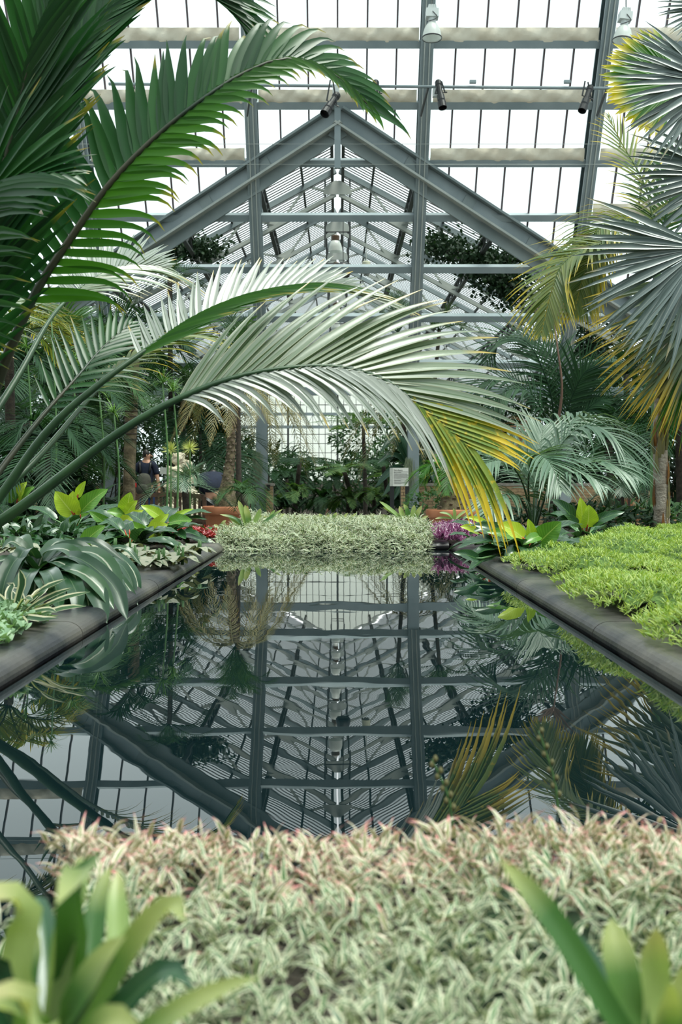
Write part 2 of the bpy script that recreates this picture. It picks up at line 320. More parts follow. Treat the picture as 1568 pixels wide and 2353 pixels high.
def bed(name, x0, x1, y0, y1, z, label):
    n, k = 26, 26
    X, Y = np.meshgrid(np.linspace(x0, x1, n), np.linspace(y0, y1, k), indexing='ij')
    Z = z + 0.012 * np.sin(9 * X + 3) * np.cos(7 * Y) + 0.01 * np.sin(21 * X + 17 * Y)
    V = np.stack([X, Y, Z], -1).reshape(-1, 3); i = (np.arange(n - 1)[:, None] * k + np.arange(k - 1)).ravel()
    m = MB().add(V, [np.stack([i, i + k, i + k + 1, i + 1], -1)])
    m.box(((x0 + x1) / 2, (y0 + y1) / 2, (z - 0.03) / 2), (x1 - x0, y1 - y0, z - 0.03))
    return tag(m.obj(name, M['soil'], smooth=False), label, 'soil', kind='structure')
bed('planting_bed_left', -3.6, -PX - 0.24, -0.5, 9.6, 0.70, 'dark soil bed left of the pool')
bed('planting_bed_right', PX + 0.24, 3.8, -0.5, 9.6, 0.70, 'dark soil bed right of the pool')
bed('planting_bed_far', -PX - 0.22, PX + 0.22, PY + 0.24, 9.4, 0.70, 'soil bed beyond the far end of the pool')
bed('planting_bed_near', -0.30, PX - 0.02, -0.8, 1.12, 0.69, 'soil bed at the near end of the pool')
CPROF = [(-0.055 + 0.055 * math.sin(a), -0.040 + 0.040 * math.cos(a)) for a in np.linspace(0, 2.6, 12)] + [(-0.035, -0.078), (-0.035, -0.095), (-0.015, -0.10), (-0.015, -0.35), (-0.24, -0.35), (-0.24, 0.0)]
def curb(name, a, b, inward, label, pieces):
    """bullnose stone coping from a to b, lip towards 'inward' (unit xy)"""
    root = struct(name, label, 'curb'); a = np.array(a, float); b = np.array(b, float); d = (b - a) / pieces
    for i in range(pieces):
        p, q = a + d * i + nrm(d) * 0.003, a + d * (i + 1) - nrm(d) * 0.003
        pr = [(x, z) for x, z in CPROF]; k = len(pr)
        V = [np.array([e[0] + inward[0] * x, e[1] + inward[1] * x, LIP + z]) for e in (p, q) for x, z in pr]
        j = np.arange(k); j2 = (j + 1) % k
        MB().add(V, [np.stack([j, j2, j2 + k, j + k], -1), j[::-1], j + k]).obj('coping_stone', M['stone'], root, smooth=False)
    return root
curb('pool_curb_left', (-PX, -0.8), (-PX, PY), (1, 0), 'dark bullnose stone curb along the left edge of the pool', 6)
curb('pool_curb_right', (PX, -0.8), (PX, PY), (-1, 0), 'dark bullnose stone curb along the right edge of the pool', 6)
curb('pool_curb_far', (-PX, PY), (PX, PY), (0, -1), 'dark stone curb closing the far end of the pool', 2)
# ------------------------------------------------------------------ main glass roof
D0 = 24.08; K0 = F / D0; BAY = 3.65; SL = 3870.0
def roof_y(zt): return D0 * (1 - (zt - 252.0) / SL)
def roof_z(zt): return CZ + zt / K0
PUR = [265.0 + 97.0 * i for i in range(10)]
RIDGE_Z, WPITCH = CZ + 740.0 / K0, 0.535
COLX = [BAY * (i - 2.5) for i in range(6)]
def slope_up():
    a = np.array([0, roof_y(265), roof_z(265)]); b = np.array([0, roof_y(944), roof_z(944)]); d = nrm(b - a); return d, np.array([0, d[2], -d[1]]) * np.array([1, 1, 1])
SD, SN = slope_up(); SN = np.array([0, -SD[2], SD[1]]) if SN[2] < 0 else SN      # along the slope, inward normal
INW = np.array([0.0, -SD[2], SD[1]]); INW = INW if INW[2] < 0 else -INW          # into the hall (down, towards the camera side)
roof = struct('ceiling', 'great sloping glass roof of grey steel rafters and clear panes', 'roof')
def col_mesh():
    m = MB(); return m
for x in COLX:                                   # column and rafter in one bent steel member
    c = struct('roof_column', None, None)
    side = 'left' if x < 0 else 'right'; nth = {9.125: 'outermost', 5.475: 'second', 1.825: 'inner'}[abs(round(x, 3))]
    tag(c, f'grey steel column rising into a roof rafter, {nth} on the {side} of the fern wing opening', 'column')
    yb, ze = roof_y(265), roof_z(265)
    m = MB(); m.box((x, yb - 0.10, (ze - 0.1) / 2), (0.26, 0.05, ze + 0.1)); m.obj('flange', M['steel'], c)
    m = MB(); m.box((x, yb + 0.06, (ze - 0.1) / 2), (0.09, 0.27, ze + 0.1)); m.obj('web', M['steel'], c)
    m = MB(); m.box((x, yb + 0.22, (ze - 0.1) / 2), (0.26, 0.05, ze + 0.1)); m.obj('flange', M['steel'], c)
    m = MB(); m.box((x, yb + 0.05, 0.05), (0.42, 0.5, 0.10)); m.obj('base_plate', M['steel'], c)
    p = np.array([x, yb, ze - 0.03]); q = np.array([x, roof_y(PUR[-1] + 60), roof_z(PUR[-1] + 60)])
    for off, w, h, nm in ((0.16, 0.26, 0.045, 'rafter_flange'), (-0.02, 0.08, 0.32, 'rafter_web'), (-0.18, 0.26, 0.045, 'rafter_flange')):
        MB().beam(p + INW * off, q + INW * off, w, h, up=tuple(-INW)).obj(nm, M['steel'], c)
    for sx in (-0.055, 0.05):                    # conduit pipes on the rafter face
        MB().tube([p + INW * 0.20 + [sx, 0, 0], q + INW * 0.20 + [sx, 0, 0]], 0.014, 6).obj('conduit', M['steel_pale'], c)
# purlins across every bay
for zt in PUR:
    y, z = roof_y(zt), roof_z(zt)
    for b in range(5):
        x0, x1 = COLX[b] + 0.13, COLX[b + 1] - 0.13
        a = np.array([x0, y, z]) + INW * 0.02; e = np.array([x1, y, z]) + INW * 0.02
        m = MB(); m.beam(a, e, 0.15, 0.20, up=tuple(-INW)); m.obj('purlin', M['steel'], roof)
# eave tie beam low on the columns
for b in range(5):
    x0, x1 = COLX[b] + 0.13, COLX[b + 1] - 0.13
    MB().box(((x0 + x1) / 2, roof_y(265), CZ + 202 / K0), (x1 - x0, 0.12, 0.19)).obj('tie_beam', M['steel'], roof)
# glazing bars and panes above the valley of the wing
YV0 = roof_y(740.0); 
def wing_h(x): return RIDGE_Z - WPITCH * abs(x)          # height of the wing roof at x
def valley_zt(x): return (wing_h(x) - CZ) * K0
pane_me = {}
NPB = 6; PWd = BAY / NPB
for b in range(5):
    for j in range(NPB):
        xa = COLX[b] + PWd * j; xc = xa + PWd / 2
        if j > 0:
            z0 = max(265.0, valley_zt(xa)); z1 = PUR[-1] + 60
            a = np.array([xa, roof_y(z0), roof_z(z0)]); e = np.array([xa, roof_y(z1), roof_z(z1)])
            MB().beam(a - INW * 0.05, e - INW * 0.05, 0.036, 0.06, up=tuple(-INW)).obj('glazing_bar', M['bar'], roof)
        for r in range(len(PUR) - 1):
            lo = min(valley_zt(xa), valley_zt(xa + PWd)); lo2 = max(valley_zt(xa), valley_zt(xa + PWd))
            if PUR[r + 1] <= lo + 1: continue
            za, zb = PUR[r], PUR[r + 1]
            # clip the pane along the valley line
            pts = []
            for (xx, zz) in ((xa, za), (xa + PWd, za), (xa + PWd, zb), (xa, zb)):
                pts.append((xx, max(zz, min(zb, valley_zt(xx)))))
            V = []
            for off in (0.075, 0.069):
                for xx, zz in pts: V.append(np.array([xx, roof_y(zz), roof_z(zz)]) - INW * off)
            if lo2 <= za:
                key = 'full'
                if key not in pane_me:
                    c0 = np.mean(V, axis=0); o = MB().add(np.array(V) - c0, [BOXF]).obj('pane', M['glass'], roof); o.location = c0; pane_me[key] = o.data
                else: link('pane', pane_me[key], roof, tuple(np.mean(V, axis=0)))
            else: MB().add(V, [BOXF]).obj('pane', M['glass'], roof)
# thin wires under the glass
for i, (zt, off) in enumerate(((690, 0.3), (655, 0.27))):
    MB().tube([np.array([COLX[0], roof_y(zt), roof_z(zt)]) + INW * off, np.array([COLX[-1], roof_y(zt), roof_z(zt)]) + INW * off], 0.006, 5).obj('wire', M['steel_pale'], roof)
# rolled canvas shades above the purlins
names_b = ['far left', 'left', 'middle', 'right', 'far right']
def canvas(b, ri, lab):
    x0, x1 = COLX[b] + 0.17, COLX[b + 1] - 0.17; n, k = 97, 7
    u = np.linspace(0, 1, n); V = []; ph = rng.uniform(0, 6.28, 4)
    for off in (0, 1):
        for i in range(n):
            x = x0 + (x1 - x0) * u[i]
            sag = 0.020 * abs(math.sin(math.pi * u[i] * 6)) - 0.012 + 0.016 * math.sin(u[i] * 31 + ph[0]) * (0.4 + u[i] % 0.33)
            for j in range(k):
                t = j / (k - 1)
                zt = PUR[ri] + 1 + (1 - t) * 25 + sag * t * 95
                bul = 0.05 + 0.05 * math.sin(math.pi * t) + 0.012 * math.sin(u[i] * 57 + ph[1] + t * 4) + 0.012 * math.sin(u[i] * 23 + ph[2] - t * 6) + 0.007 * math.sin(u[i] * 91 + t * 9 + ph[3])
                V.append(np.array([x, roof_y(zt), roof_z(zt)]) + INW * (bul + 0.03 - 0.006 * off))
    V = np.array(V); i = (np.arange(n - 1)[:, None] * k + np.arange(k - 1)).ravel(); N = n * k
    Q = np.stack([i, i + k, i + k + 1, i + 1], -1)
    o = MB().add(V, [Q, Q[:, ::-1] + N]).obj('canvas_shade', M['canvas'], smooth=True)
    tag(o, lab, 'shade', 'rolled canvas shades under the roof')
for ri, nm in ((6, 'highest visible purlin'), (5, 'purlin behind the spotlight pipe'), (4, 'purlin at mid roof below the spotlights'), (3, 'lowest shaded purlin')):
    for b in range(5):
        if ri == 4 and b == 2: continue
        if ri == 3 and b in (1, 2, 3): continue
        canvas(b, ri, f'cream canvas shade bunched along the {nm}, {names_b[b]} bay')
# ------------------------------------------------------------------ the wing behind: gable frame, slatted roof, trusses
wing = struct('ceiling_wing', 'pitched slatted glass roof of the fern wing with steel trusses', 'roof')
WEND, HALF = 54.0, 9.35
def yv(x): return YV0 + (roof_y(265) - YV0) * abs(x) / HALF
for s in (-1, 1):                                   # heavy valley beams forming the gable
    a = np.array([0.06 * s, YV0 - 0.05, RIDGE_Z]); e = np.array([HALF * s, yv(HALF) - 0.05, wing_h(HALF)])
    nn = nrm(np.array([WPITCH * s, 0, 1.0]))
    MB().beam(a + nn * 0.03, e + nn * 0.03, 0.40, 0.05, up=tuple(nn)).obj('valley_cap', M['steel_rust'], wing)
    MB().beam(a - nn * 0.15, e - nn * 0.15, 0.06, 0.30, up=tuple(nn)).obj('valley_web', M['steel'], wing)
    MB().beam(a - nn * 0.30 + [0, -0.05, 0], e - nn * 0.30 + [0, -0.05, 0], 0.22, 0.045, up=tuple(nn)).obj('valley_flange', M['steel_pale'], wing)
    MB().beam(a - nn * 0.43 + [0, 0.12, 0], e - nn * 0.43 + [0, 0.12, 0], 0.06, 0.26, up=tuple(nn)).obj('valley_soffit', M['steel_rust'], wing)
    for tt in (0.16, 0.3, 0.46, 0.62, 0.8):
        p = a + (e - a) * tt; MB().beam(p - nn * 0.15 + [0, -0.045, 0], p + (e - a) / 9.35 * 0.24 - nn * 0.15 + [0, -0.045, 0], 0.02, 0.24, up=tuple(nn)).obj('splice_plate', M['steel_rust'], wing)
MB().box((0, YV0 - 0.1, RIDGE_Z - 0.62), (0.13, 0.10, 1.25)).obj('king_post', M['steel'], wing)
# slats: one shared mesh stretched to each length, running down the slope
SLEN = math.hypot(1, WPITCH); SANG = math.atan(WPITCH); sm = None; rest = MB(); yy = YV0 + 0.30; cnt = 0
while yy < WEND - 0.3:
    xe = HALF * min(1.0, (yy - YV0 - 0.15) / (roof_y(265) - YV0))
    for s in (-1, 1):
        if cnt < 298:
            if sm is None: o = MB().box((0.5, 0, 0), (1.0, 0.042, 0.014)).obj('slat', M['slat'], wing); sm = o.data
            else: o = link('slat', sm, wing)
            o.location = (0.10 * s, yy, wing_h(0.10) - 0.01); o.rotation_euler = (0, SANG if s > 0 else math.pi - SANG, 0); o.scale = ((xe - 0.1) * SLEN, 1, 1); cnt += 1
        else: rest.beam((0.1 * s, yy, wing_h(0.1) - 0.01), (xe * s, yy, wing_h(xe) - 0.01), 0.042, 0.014, up=(WPITCH * s, 0, 1))
    yy += 0.20
o = rest.obj('slat_run', M['slat'], wing); o['kind'] = 'stuff'
for s in (-1, 1):                                   # glass over the slats, one sheet for each truss bay
    for i in range(9):
        ya, yb2 = 24.6 + BAY * (i - 1), 24.6 + BAY * i
        if i == 0:
            P = [(0.02 * s, YV0 + 0.1), (HALF * s, yv(HALF) + 0.1), (HALF * s, 24.6), (0.02 * s, 24.6)]
        else: P = [(0.02 * s, ya), (HALF * s, ya), (HALF * s, min(yb2, WEND)), (0.02 * s, min(yb2, WEND))]
        V = [np.array([x, y, wing_h(x) + dz]) for dz in (0.05, 0.056) for x, y in P]
        MB().add(V, [BOXF]).obj('pane', M['glass'], wing)
for s in (-1, 1):                                   # longitudinal lattice girders
    for gx in (1.72, 3.5, 5.3, 7.1):
        x = gx * s; z = wing_h(x) - 0.16; y0 = yv(x) + 0.25
        m = MB(); m.beam((x, y0, z), (x, WEND - 0.2, z), 0.10, 0.05); m.beam((x, y0, z - 0.30), (x, WEND - 0.2, z - 0.30), 0.10, 0.05)
        ny = int((WEND - y0) / 0.55)
        for q in range(ny): m.beam((x, y0 + q * 0.55, z - (0.3 if q % 2 else 0)), (x, y0 + q * 0.55 + 0.55, z - (0 if q % 2 else 0.3)), 0.05, 0.04)
        m.obj('lattice_girder', M['steel_dark'], wing)
m = MB()
for dx in (-0.13, 0.13): m.beam((dx, YV0 + 0.2, RIDGE_Z - 0.20), (dx, WEND - 0.2, RIDGE_Z - 0.20), 0.07, 0.24)
m.obj('ridge_girder', M['steel_dark'], wing)
def truss(y):
    for s in (-1, 1):
        def pt(x, d): return np.array([x * s, y, wing_h(x) - d])
        MB().beam(pt(0.05, 0.13), pt(HALF, 0.13), 0.12, 0.13, up=(WPITCH * s, 0, 1)).obj('top_chord', M['steel'], wing)
        MB().beam(pt(0.05, 0.72), pt(HALF - 0.4, 0.72), 0.10, 0.09, up=(WPITCH * s, 0, 1)).obj('bottom_chord', M['steel_pale'], wing)
        xs = [0.05, 0.75, 1.45, 2.3, 3.1, 4.0, 4.8, 5.7, 6.5, 7.4, 8.2]
        for i in range(len(xs) - 1):
            da, db = (0.72, 0.13) if i % 2 == 0 else (0.13, 0.72)
            MB().beam(pt(xs[i], da), pt(xs[i + 1], db), 0.05, 0.07, up=(0, 1, 0)).obj('strut', M['steel_pale'], wing)
        for i in range(2, len(xs), 2):              # gusset plates
            c = pt(xs[i], 0.66); d = nrm(pt(1, 0) - pt(0, 0))
            MB().beam(c - d * 0.28, c + d * 0.28, 0.02, 0.24, up=(WPITCH * s, 0, 1)).obj('gusset', M['steel_pale'], wing)
    V = [(-0.36, 0, -0.10), (0.36, 0, -0.10), (0.30, 0, 0.10), (0.07, 0, 0.24), (-0.07, 0, 0.24), (-0.30, 0, 0.10)]
    V = np.array([[a, y - 0.06 + o, RIDGE_Z - 0.66 + c] for o in (0, 0.02) for a, _, c in V]); j = np.arange(6); j2 = (j + 1) % 6
    MB().add(V, [j[::-1], j + 6, np.stack([j, j2, j2 + 6, j + 6], -1)]).obj('apex_gusset', M['steel_pale'], wing)
    for dx in (-0.31, 0.31): MB().tube([(dx, y + 0.2, RIDGE_Z - 0.28), (dx, y + 0.2, RIDGE_Z - 2.0)], 0.022, 6).obj('hanger_rod', M['steel_dark'], wing)
    MB().tube([(-0.31, y + 0.2, RIDGE_Z - 1.62), (0.31, y + 0.2, RIDGE_Z - 1.62)], 0.018, 6).obj('hanger_crossbar', M['steel_dark'], wing)
for i in range(8): truss(24.6 + BAY * i)
for gx in (0.85, 2.6, 4.4, 6.2, 8.0):              # slim purlins under the slats
    for s in (-1, 1): x = gx * s; MB().beam((x, yv(x) + 0.25, wing_h(x) - 0.06), (x, WEND - 0.2, wing_h(x) - 0.06), 0.05, 0.06).obj('slim_purlin', M['steel_dark'], wing)
# side walls of the wing: low wall, posts, panes
for s, nm in ((-1, 'left'), (1, 'right')):
    w = struct(f'wall_wing_{nm}', f'glazed {nm} side wall of the fern wing', 'wall')
    MB().box((HALF * s, 39.2, -0.3), (0.25, 29.6, 2.0)).obj('plinth', M['mortar'], w)
    MB().box((HALF * s, 39.2, wing_h(HALF)), (0.25, 29.6, 0.2)).obj('eave_beam', M['steel'], w)
    for i in range(9):
        y = 24.6 + BAY * i
        if y < WEND: MB().box((HALF * s, y, 2.3), (0.16, 0.16, 3.2)).obj('post', M['steel'], w)
        if i < 8: MB().box((HALF * s, y + BAY / 2, 2.3), (0.008, BAY - 0.2, 3.1)).obj('pane', M['glass'], w)
# far glazed end of the wing
win = struct('window_1', 'tall glazed end wall of the fern wing with a grid of thin bars', 'window')
MB().box((0, WEND, -0.2), (2 * HALF, 0.3, 2.6)).obj('plinth', M['mortar'], win)
mw = 0.335; cols = int(HALF / mw)
for i in range(-cols, cols + 1):
    x = i * mw; top = wing_h(x) - 0.1
    big = i % 8 == 0
    MB().box((x, WEND - 0.02, (1.1 + top) / 2), (0.11 if big else 0.032, 0.06, top - 1.1)).obj('mullion', M['steel_dark'], win)
for i, z in enumerate([1.6, 2.1, 2.6, 3.1, 3.6, 4.0, 4.7, 5.2, 5.8, 6.5]):
    hw = min(HALF, (RIDGE_Z - z) / WPITCH); MB().box((0, WEND - 0.03, z), (2 * hw, 0.06, 0.16 if z in (4.0, 4.7) else 0.035)).obj('transom', M['steel'] if z in (4.0, 4.7) else M['steel_dark'], win)
for i in range(24):                                  # lattice band between the two deep transoms
    a = -4 + i / 3.0; MB().beam((a, WEND - 0.04, 4.02), (a + 1 / 3.0, WEND - 0.04, 4.68), 0.03, 0.03).obj('lattice_bar', M['steel_pale'], win) if i % 2 else MB().beam((a, WEND - 0.04, 4.68), (a + 1 / 3.0, WEND - 0.04, 4.02), 0.03, 0.03).obj('lattice_bar', M['steel_pale'], win)
pm = None
zs = [1.1, 1.6, 2.1, 2.6, 3.1, 3.6, 4.0, 4.7, 5.2, 5.8]
for i in range(-9, 9):
    for j in range(len(zs) - 1):
        xx, h = (i + 0.5) * mw, zs[j + 1] - zs[j]
        if pm is None: pm = MB().box((0, 0, 0), (mw - 0.03, 0.006, 1.0)).obj('pane', M['glass_frost'], win); o = pm
        else: o = link('pane', pm.data, win)
        o.location = (xx, WEND, (zs[j] + zs[j + 1]) / 2); o.scale = (1, 1, h - 0.03)
for s in (-1, 1):
    V = [(9 * mw * s, 1.1), (HALF * s, 1.1), (HALF * s, wing_h(HALF)), (9 * mw * s, wing_h(9 * mw))]
    MB().add([np.array([x, WEND + dy, z]) for dy in (0, 0.006) for x, z in V], [BOXF]).obj('pane', M['glass_frost'], win)
MB().add([np.array([x, WEND + dy, z]) for dy in (0, 0.006) for x, z in ((-9 * mw, 5.8), (9 * mw, 5.8), (9 * mw, wing_h(9 * mw)), (0, RIDGE_Z), (-9 * mw, wing_h(9 * mw)))], [np.array([0, 1, 2, 3, 4])[::-1], np.array([5, 6, 7, 8, 9])]).obj('pane', M['glass_frost'], win)
# low brick walls with coping, brick by brick where they show
def brick_wall(name, x0, x1, y, label, top=1.06, rows=13, seen=None):
    w = struct(name, label, 'wall'); th = 0.22; bw, bh, gp = 0.245, 0.066, 0.009
    MB().box(((x0 + x1) / 2, y, (top - 0.06 - 1.3) / 2), (x1 - x0, th - 0.02, top - 0.06 + 1.3)).obj('mortar_core', M['mortar'], w)
    MB().box(((x0 + x1) / 2, y, top - 0.03), (x1 - x0 + 0.04, th + 0.06, 0.07)).obj('coping', M['coping'], w)
    me = None; cnt = 0; rest = MB(); lo, hi = seen or (x0, x1)
    for r in range(rows):
        z = top - 0.065 - (r + 0.5) * (bh + gp); x = x0 - (bw / 2 if r % 2 else 0)
        while x < x1:
            a, b = max(x, x0), min(x + bw, x1)
            if b - a > 0.03:
                c = ((a + b) / 2, y - th / 2 + 0.012 + random.uniform(-0.003, 0.003), z)
                if cnt < 290 and lo <= (a + b) / 2 <= hi:
                    if me is None: o = MB().box((0, 0, 0), (1, 0.04, bh)).obj('brick', M['brick'], w); me = o.data
                    else: o = link('brick', me, w)
                    o.location = c; o.scale = (b - a - gp, 1, 1); cnt += 1
                else: rest.box(c, (b - a - gp, 0.04, bh))
            x += bw
    if rest.n: o = rest.obj('brickwork', M['brick'], w); o['kind'] = 'stuff'
brick_wall('wall_left', -9.0, -1.60, 24.48, 'low yellow brick wall with stone coping left of the fern wing', seen=(-6.6, -1.6))
brick_wall('wall_right', 1.60, 9.0, 24.48, 'low yellow brick wall with stone coping right of the fern wing', seen=(1.6, 8.6))
# the rest of the hall round and behind the viewer: masonry walls, upper roof and the slope behind
HX0, HY0 = 12.0, -6.0
for s, nm in ((-1, 'left'), (1, 'right')):
    o = MB().box((HX0 * s, 9.2, 2.4), (0.3, 30.4, 4.8)).obj(f'wall_hall_{nm}', M['mortar']); tag(o, f'dark masonry side wall on the {nm} of the hall', 'wall', kind='structure')
o = MB().box((0, HY0, 2.4), (24.3, 0.3, 4.8)).obj('wall_back', M['mortar']); tag(o, 'dark masonry wall behind the viewer', 'wall', kind='structure')
ur = struct('ceiling_upper', 'upper and rear slopes of the glass hall roof', 'roof')
ye, ze = roof_y(PUR[-1] + 60), roof_z(PUR[-1] + 60)
for (ya, za, yb, zb) in ((ye, ze, 9.0, 17.5), (9.0, 17.5, -0.3, ze), (-0.3, ze, HY0, 4.8)):
    up = nrm(np.cross((1, 0, 0), (0, yb - ya, zb - za))); up = up if up[2] > 0 else -up
    for x in [BAY * (i - 3) for i in range(7)]: MB().beam((x, ya, za), (x, yb, zb), 0.26, 0.35, up=tuple(up)).obj('rafter', M['steel'], ur)
    for i in range(8):
        t = (i + 0.5) / 8; MB().box((0, ya + (yb - ya) * t, za + (zb - za) * t), (24.0, 0.15, 0.2)).obj('purlin', M['steel'], ur)
    MB().add([np.array([x, y, z]) + up * (0.2 + o) for o in (0, 0.006) for x, y, z in ((-12, ya, za), (12, ya, za), (12, yb, zb), (-12, yb, zb))], [BOXF]).obj('pane', M['glass'], ur)
for s in (-1, 1):
    P = [(24.3, 4.8), (ye, ze), (9.0, 17.5), (-0.3, ze), (HY0, 4.8)]
    V = [np.array([s * (12 + o), y, z]) for o in (0, 0.006) for y, z in P]
    MB().add(V, [np.arange(5), np.arange(5)[::-1] + 5]).obj('pane', M['glass'], ur)
# ------------------------------------------------------------------ plant builders
def prof_lance(t): return np.clip(np.sin(np.pi * np.clip(0.10 + 0.90 * t, 0, 1) ** 0.62), 0.03, 1)
def prof_strap(t): return np.clip(np.minimum(1, 0.75 + 0.5 * t) * np.clip((1 - t) / 0.22, 0, 1) ** 0.55, 0.03, 1)
def prof_ovate(t): return np.clip(np.sin(np.pi * np.clip(0.07 + 0.93 * t, 0, 1) ** 0.72) ** 0.75, 0.03, 1)
def prof_fan(t): return np.clip(np.where(t < 0.5, t / 0.5, ((1 - t) / 0.5) ** 0.8), 0.03, 1)
def prof_grass(t): return np.clip((1 - t) ** 0.7 * np.minimum(1, 0.45 + 2 * t), 0.04, 1)
G = np.array([0, 0, -1.0])
def blades(P0, D, U, L, Wd, n=5, droop=0.3, fold=0.25, prof=prof_lance, cols=3, pw=1.5, rnd=None):
    """N leaves at once: bases, directions, face normals, lengths, widths -> verts, leafco, quads"""
    P0 = np.atleast_2d(P0); N = len(P0); D = nrm(np.broadcast_to(D, (N, 3)).astype(float)); U = np.broadcast_to(U, (N, 3)).astype(float)
    L = np.broadcast_to(L, N); Wd = np.broadcast_to(Wd, N); dr = np.broadcast_to(droop, N)
    t = np.linspace(0, 1, n + 1)
    dirs = nrm(D[:, None] + dr[:, None, None] * G * (t ** pw)[None, :, None])
    stp = L[:, None, None] / n * (dirs[:, :-1] + dirs[:, 1:]) / 2
    C = P0[:, None] + np.concatenate([np.zeros((N, 1, 3)), np.cumsum(stp, 1)], 1)
    S = np.cross(dirs, U[:, None]); S = nrm(S); Nn = np.cross(S, dirs)
    w = Wd[:, None] * prof(t)[None]
    a = np.linspace(-1, 1, cols)
    V = C[:, :, None] + a[None, None, :, None] * S[:, :, None] * (w / 2)[:, :, None, None] + (np.abs(a)[None, None, :, None] * fold) * Nn[:, :, None] * (w / 2)[:, :, None, None]
    r = rng.random(N) if rnd is None else rnd
    co = np.zeros((N, n + 1, cols, 3)); co[..., 0] = t[None, :, None]; co[..., 1] = (a / 2 + 0.5)[None, None]; co[..., 2] = r[:, None, None]
    i = (np.arange(n)[:, None] * cols + np.arange(cols - 1)).ravel()
    Q = np.stack([i, i + 1, i + cols + 1, i + cols], -1)
    return V.reshape(N, -1, 3), co.reshape(N, -1, 3), Q
def add_blades(mb, V, co, Q):
    N, k = V.shape[:2]
    mb.add(V.reshape(-1, 3), [(Q[None] + (np.arange(N) * k)[:, None, None]).reshape(-1, 4)], co.reshape(-1, 3)); return mb
def each_blade(name, V, co, Q, mat, parent, label=None):
    for i in range(len(V)):
        m = mat(i) if callable(mat) else mat
        o = MB().add(V[i], [Q], co[i]).obj(name, m, parent, smooth=True)
        if label: o['label'] = label
def frond_geo(ctrl, nl, L, Wl, a0=62, a1=22, v=20, up=(0, 0, 1), droop=0.35, t0=0.18, n=5, jit=0.06, fold=0.3, Lp=None, ns=36, sides=(1, -1), cols=3, pw=1.5):
    P = spline(ctrl, ns); T = nrm(np.gradient(P, axis=0)); up = np.asarray(up, float)
    S = nrm(np.cross(T, up)); Nn = np.cross(S, T)
    tt = np.linspace(t0, 0.995, nl); Vs = []
    idx = tt * (ns - 1); i0 = np.clip(idx.astype(int), 0, ns - 2); fr = (idx - i0)[:, None]
    lerp = lambda A: A[i0] * (1 - fr) + A[i0 + 1] * fr
    p, tn, sd, nn = lerp(P), lerp(T), lerp(S), lerp(Nn); u = (tt - t0) / (1 - t0)
    ang = np.radians(a0 + (a1 - a0) * u ** 1.1); vv = np.radians(v)
    ln = L * (Lp(u) if Lp else np.clip(0.45 + 1.1 * np.sin(np.pi * np.clip(u * 0.78 + 0.12, 0, 1)) ** 1.2 - 0.55 * u ** 3, 0.2, 1.2))
    out = []
    for s in sides:
        j = 1 + rng.normal(0, jit, nl)
        an = ang * (1 + rng.normal(0, jit, nl)); vj = vv + rng.normal(0, jit * 0.8, nl)
        d = np.cos(an)[:, None] * tn + np.sin(an)[:, None] * (np.cos(vj)[:, None] * sd * s + np.sin(vj)[:, None] * nn)
        out.append(blades(p, d, nn, ln * j, Wl * (0.75 + 0.25 * np.sin(np.pi * u)) * j, n, droop * (1 + rng.normal(0, 0.15, nl)), fold, prof_lance, cols, pw))
    V = np.concatenate([o[0] for o in out]); co = np.concatenate([o[1] for o in out]); Q = out[0][2]
    return P, V, co, Q, np.tile(u, len(sides))
def frond(parent, ctrl, nl, L, Wl, mat, r0=0.02, r1=0.004, rmat=None, parts=False, name='frond', **kw):
    P, V, co, Q, u = frond_geo(ctrl, nl, L, Wl, **kw)
    if parts:
        fo = MB().tube(P, [r0, r0 * 0.6, r1], 7).obj(name, rmat or M['petiole'], parent, smooth=True)
        mt = (lambda i: mat(u[i])) if callable(mat) else mat
        each_blade('leaflet', V, co, Q, mt, fo)
    else:
        m = MB().tube(P, [r0, r0 * 0.6, r1], 5); add_blades(m, V, co, Q)
        fo = m.obj(name, mat, parent, smooth=True)
    return fo
def arch(c, az, ln, el, sag, n=5, side=0.0):
    """control points of an arching frond leaving c at azimuth az, elevation el, sagging"""
    d = np.array([math.cos(az) * math.cos(el), math.sin(az) * math.cos(el), math.sin(el)]); sd = np.array([-math.sin(az), math.cos(az), 0])
    return np.array([c + d * ln * t + G * sag * ln * t ** 2.1 + sd * side * ln * t * t for t in np.linspace(0, 1, n)])
def crown(parent, c, nf, ln, mat, el=(0.2, 1.2), sag=0.6, nl=26, L=0.3, Wl=0.02, az0=0.0, spread=2 * math.pi, n=3, cols=2, name='frond', r0=0.012, **kw):
    for i in range(nf):
        az = az0 + spread * (i + rng.uniform(-0.3, 0.3)) / nf; e = rng.uniform(*el)
        frond(parent, arch(np.array(c), az, ln * rng.uniform(0.82, 1.1), e, sag * rng.uniform(0.8, 1.2), side=rng.uniform(-0.12, 0.12)), nl, L, Wl, mat, r0=r0, r1=0.002, n=n, cols=cols, name=name, ns=16, **kw)
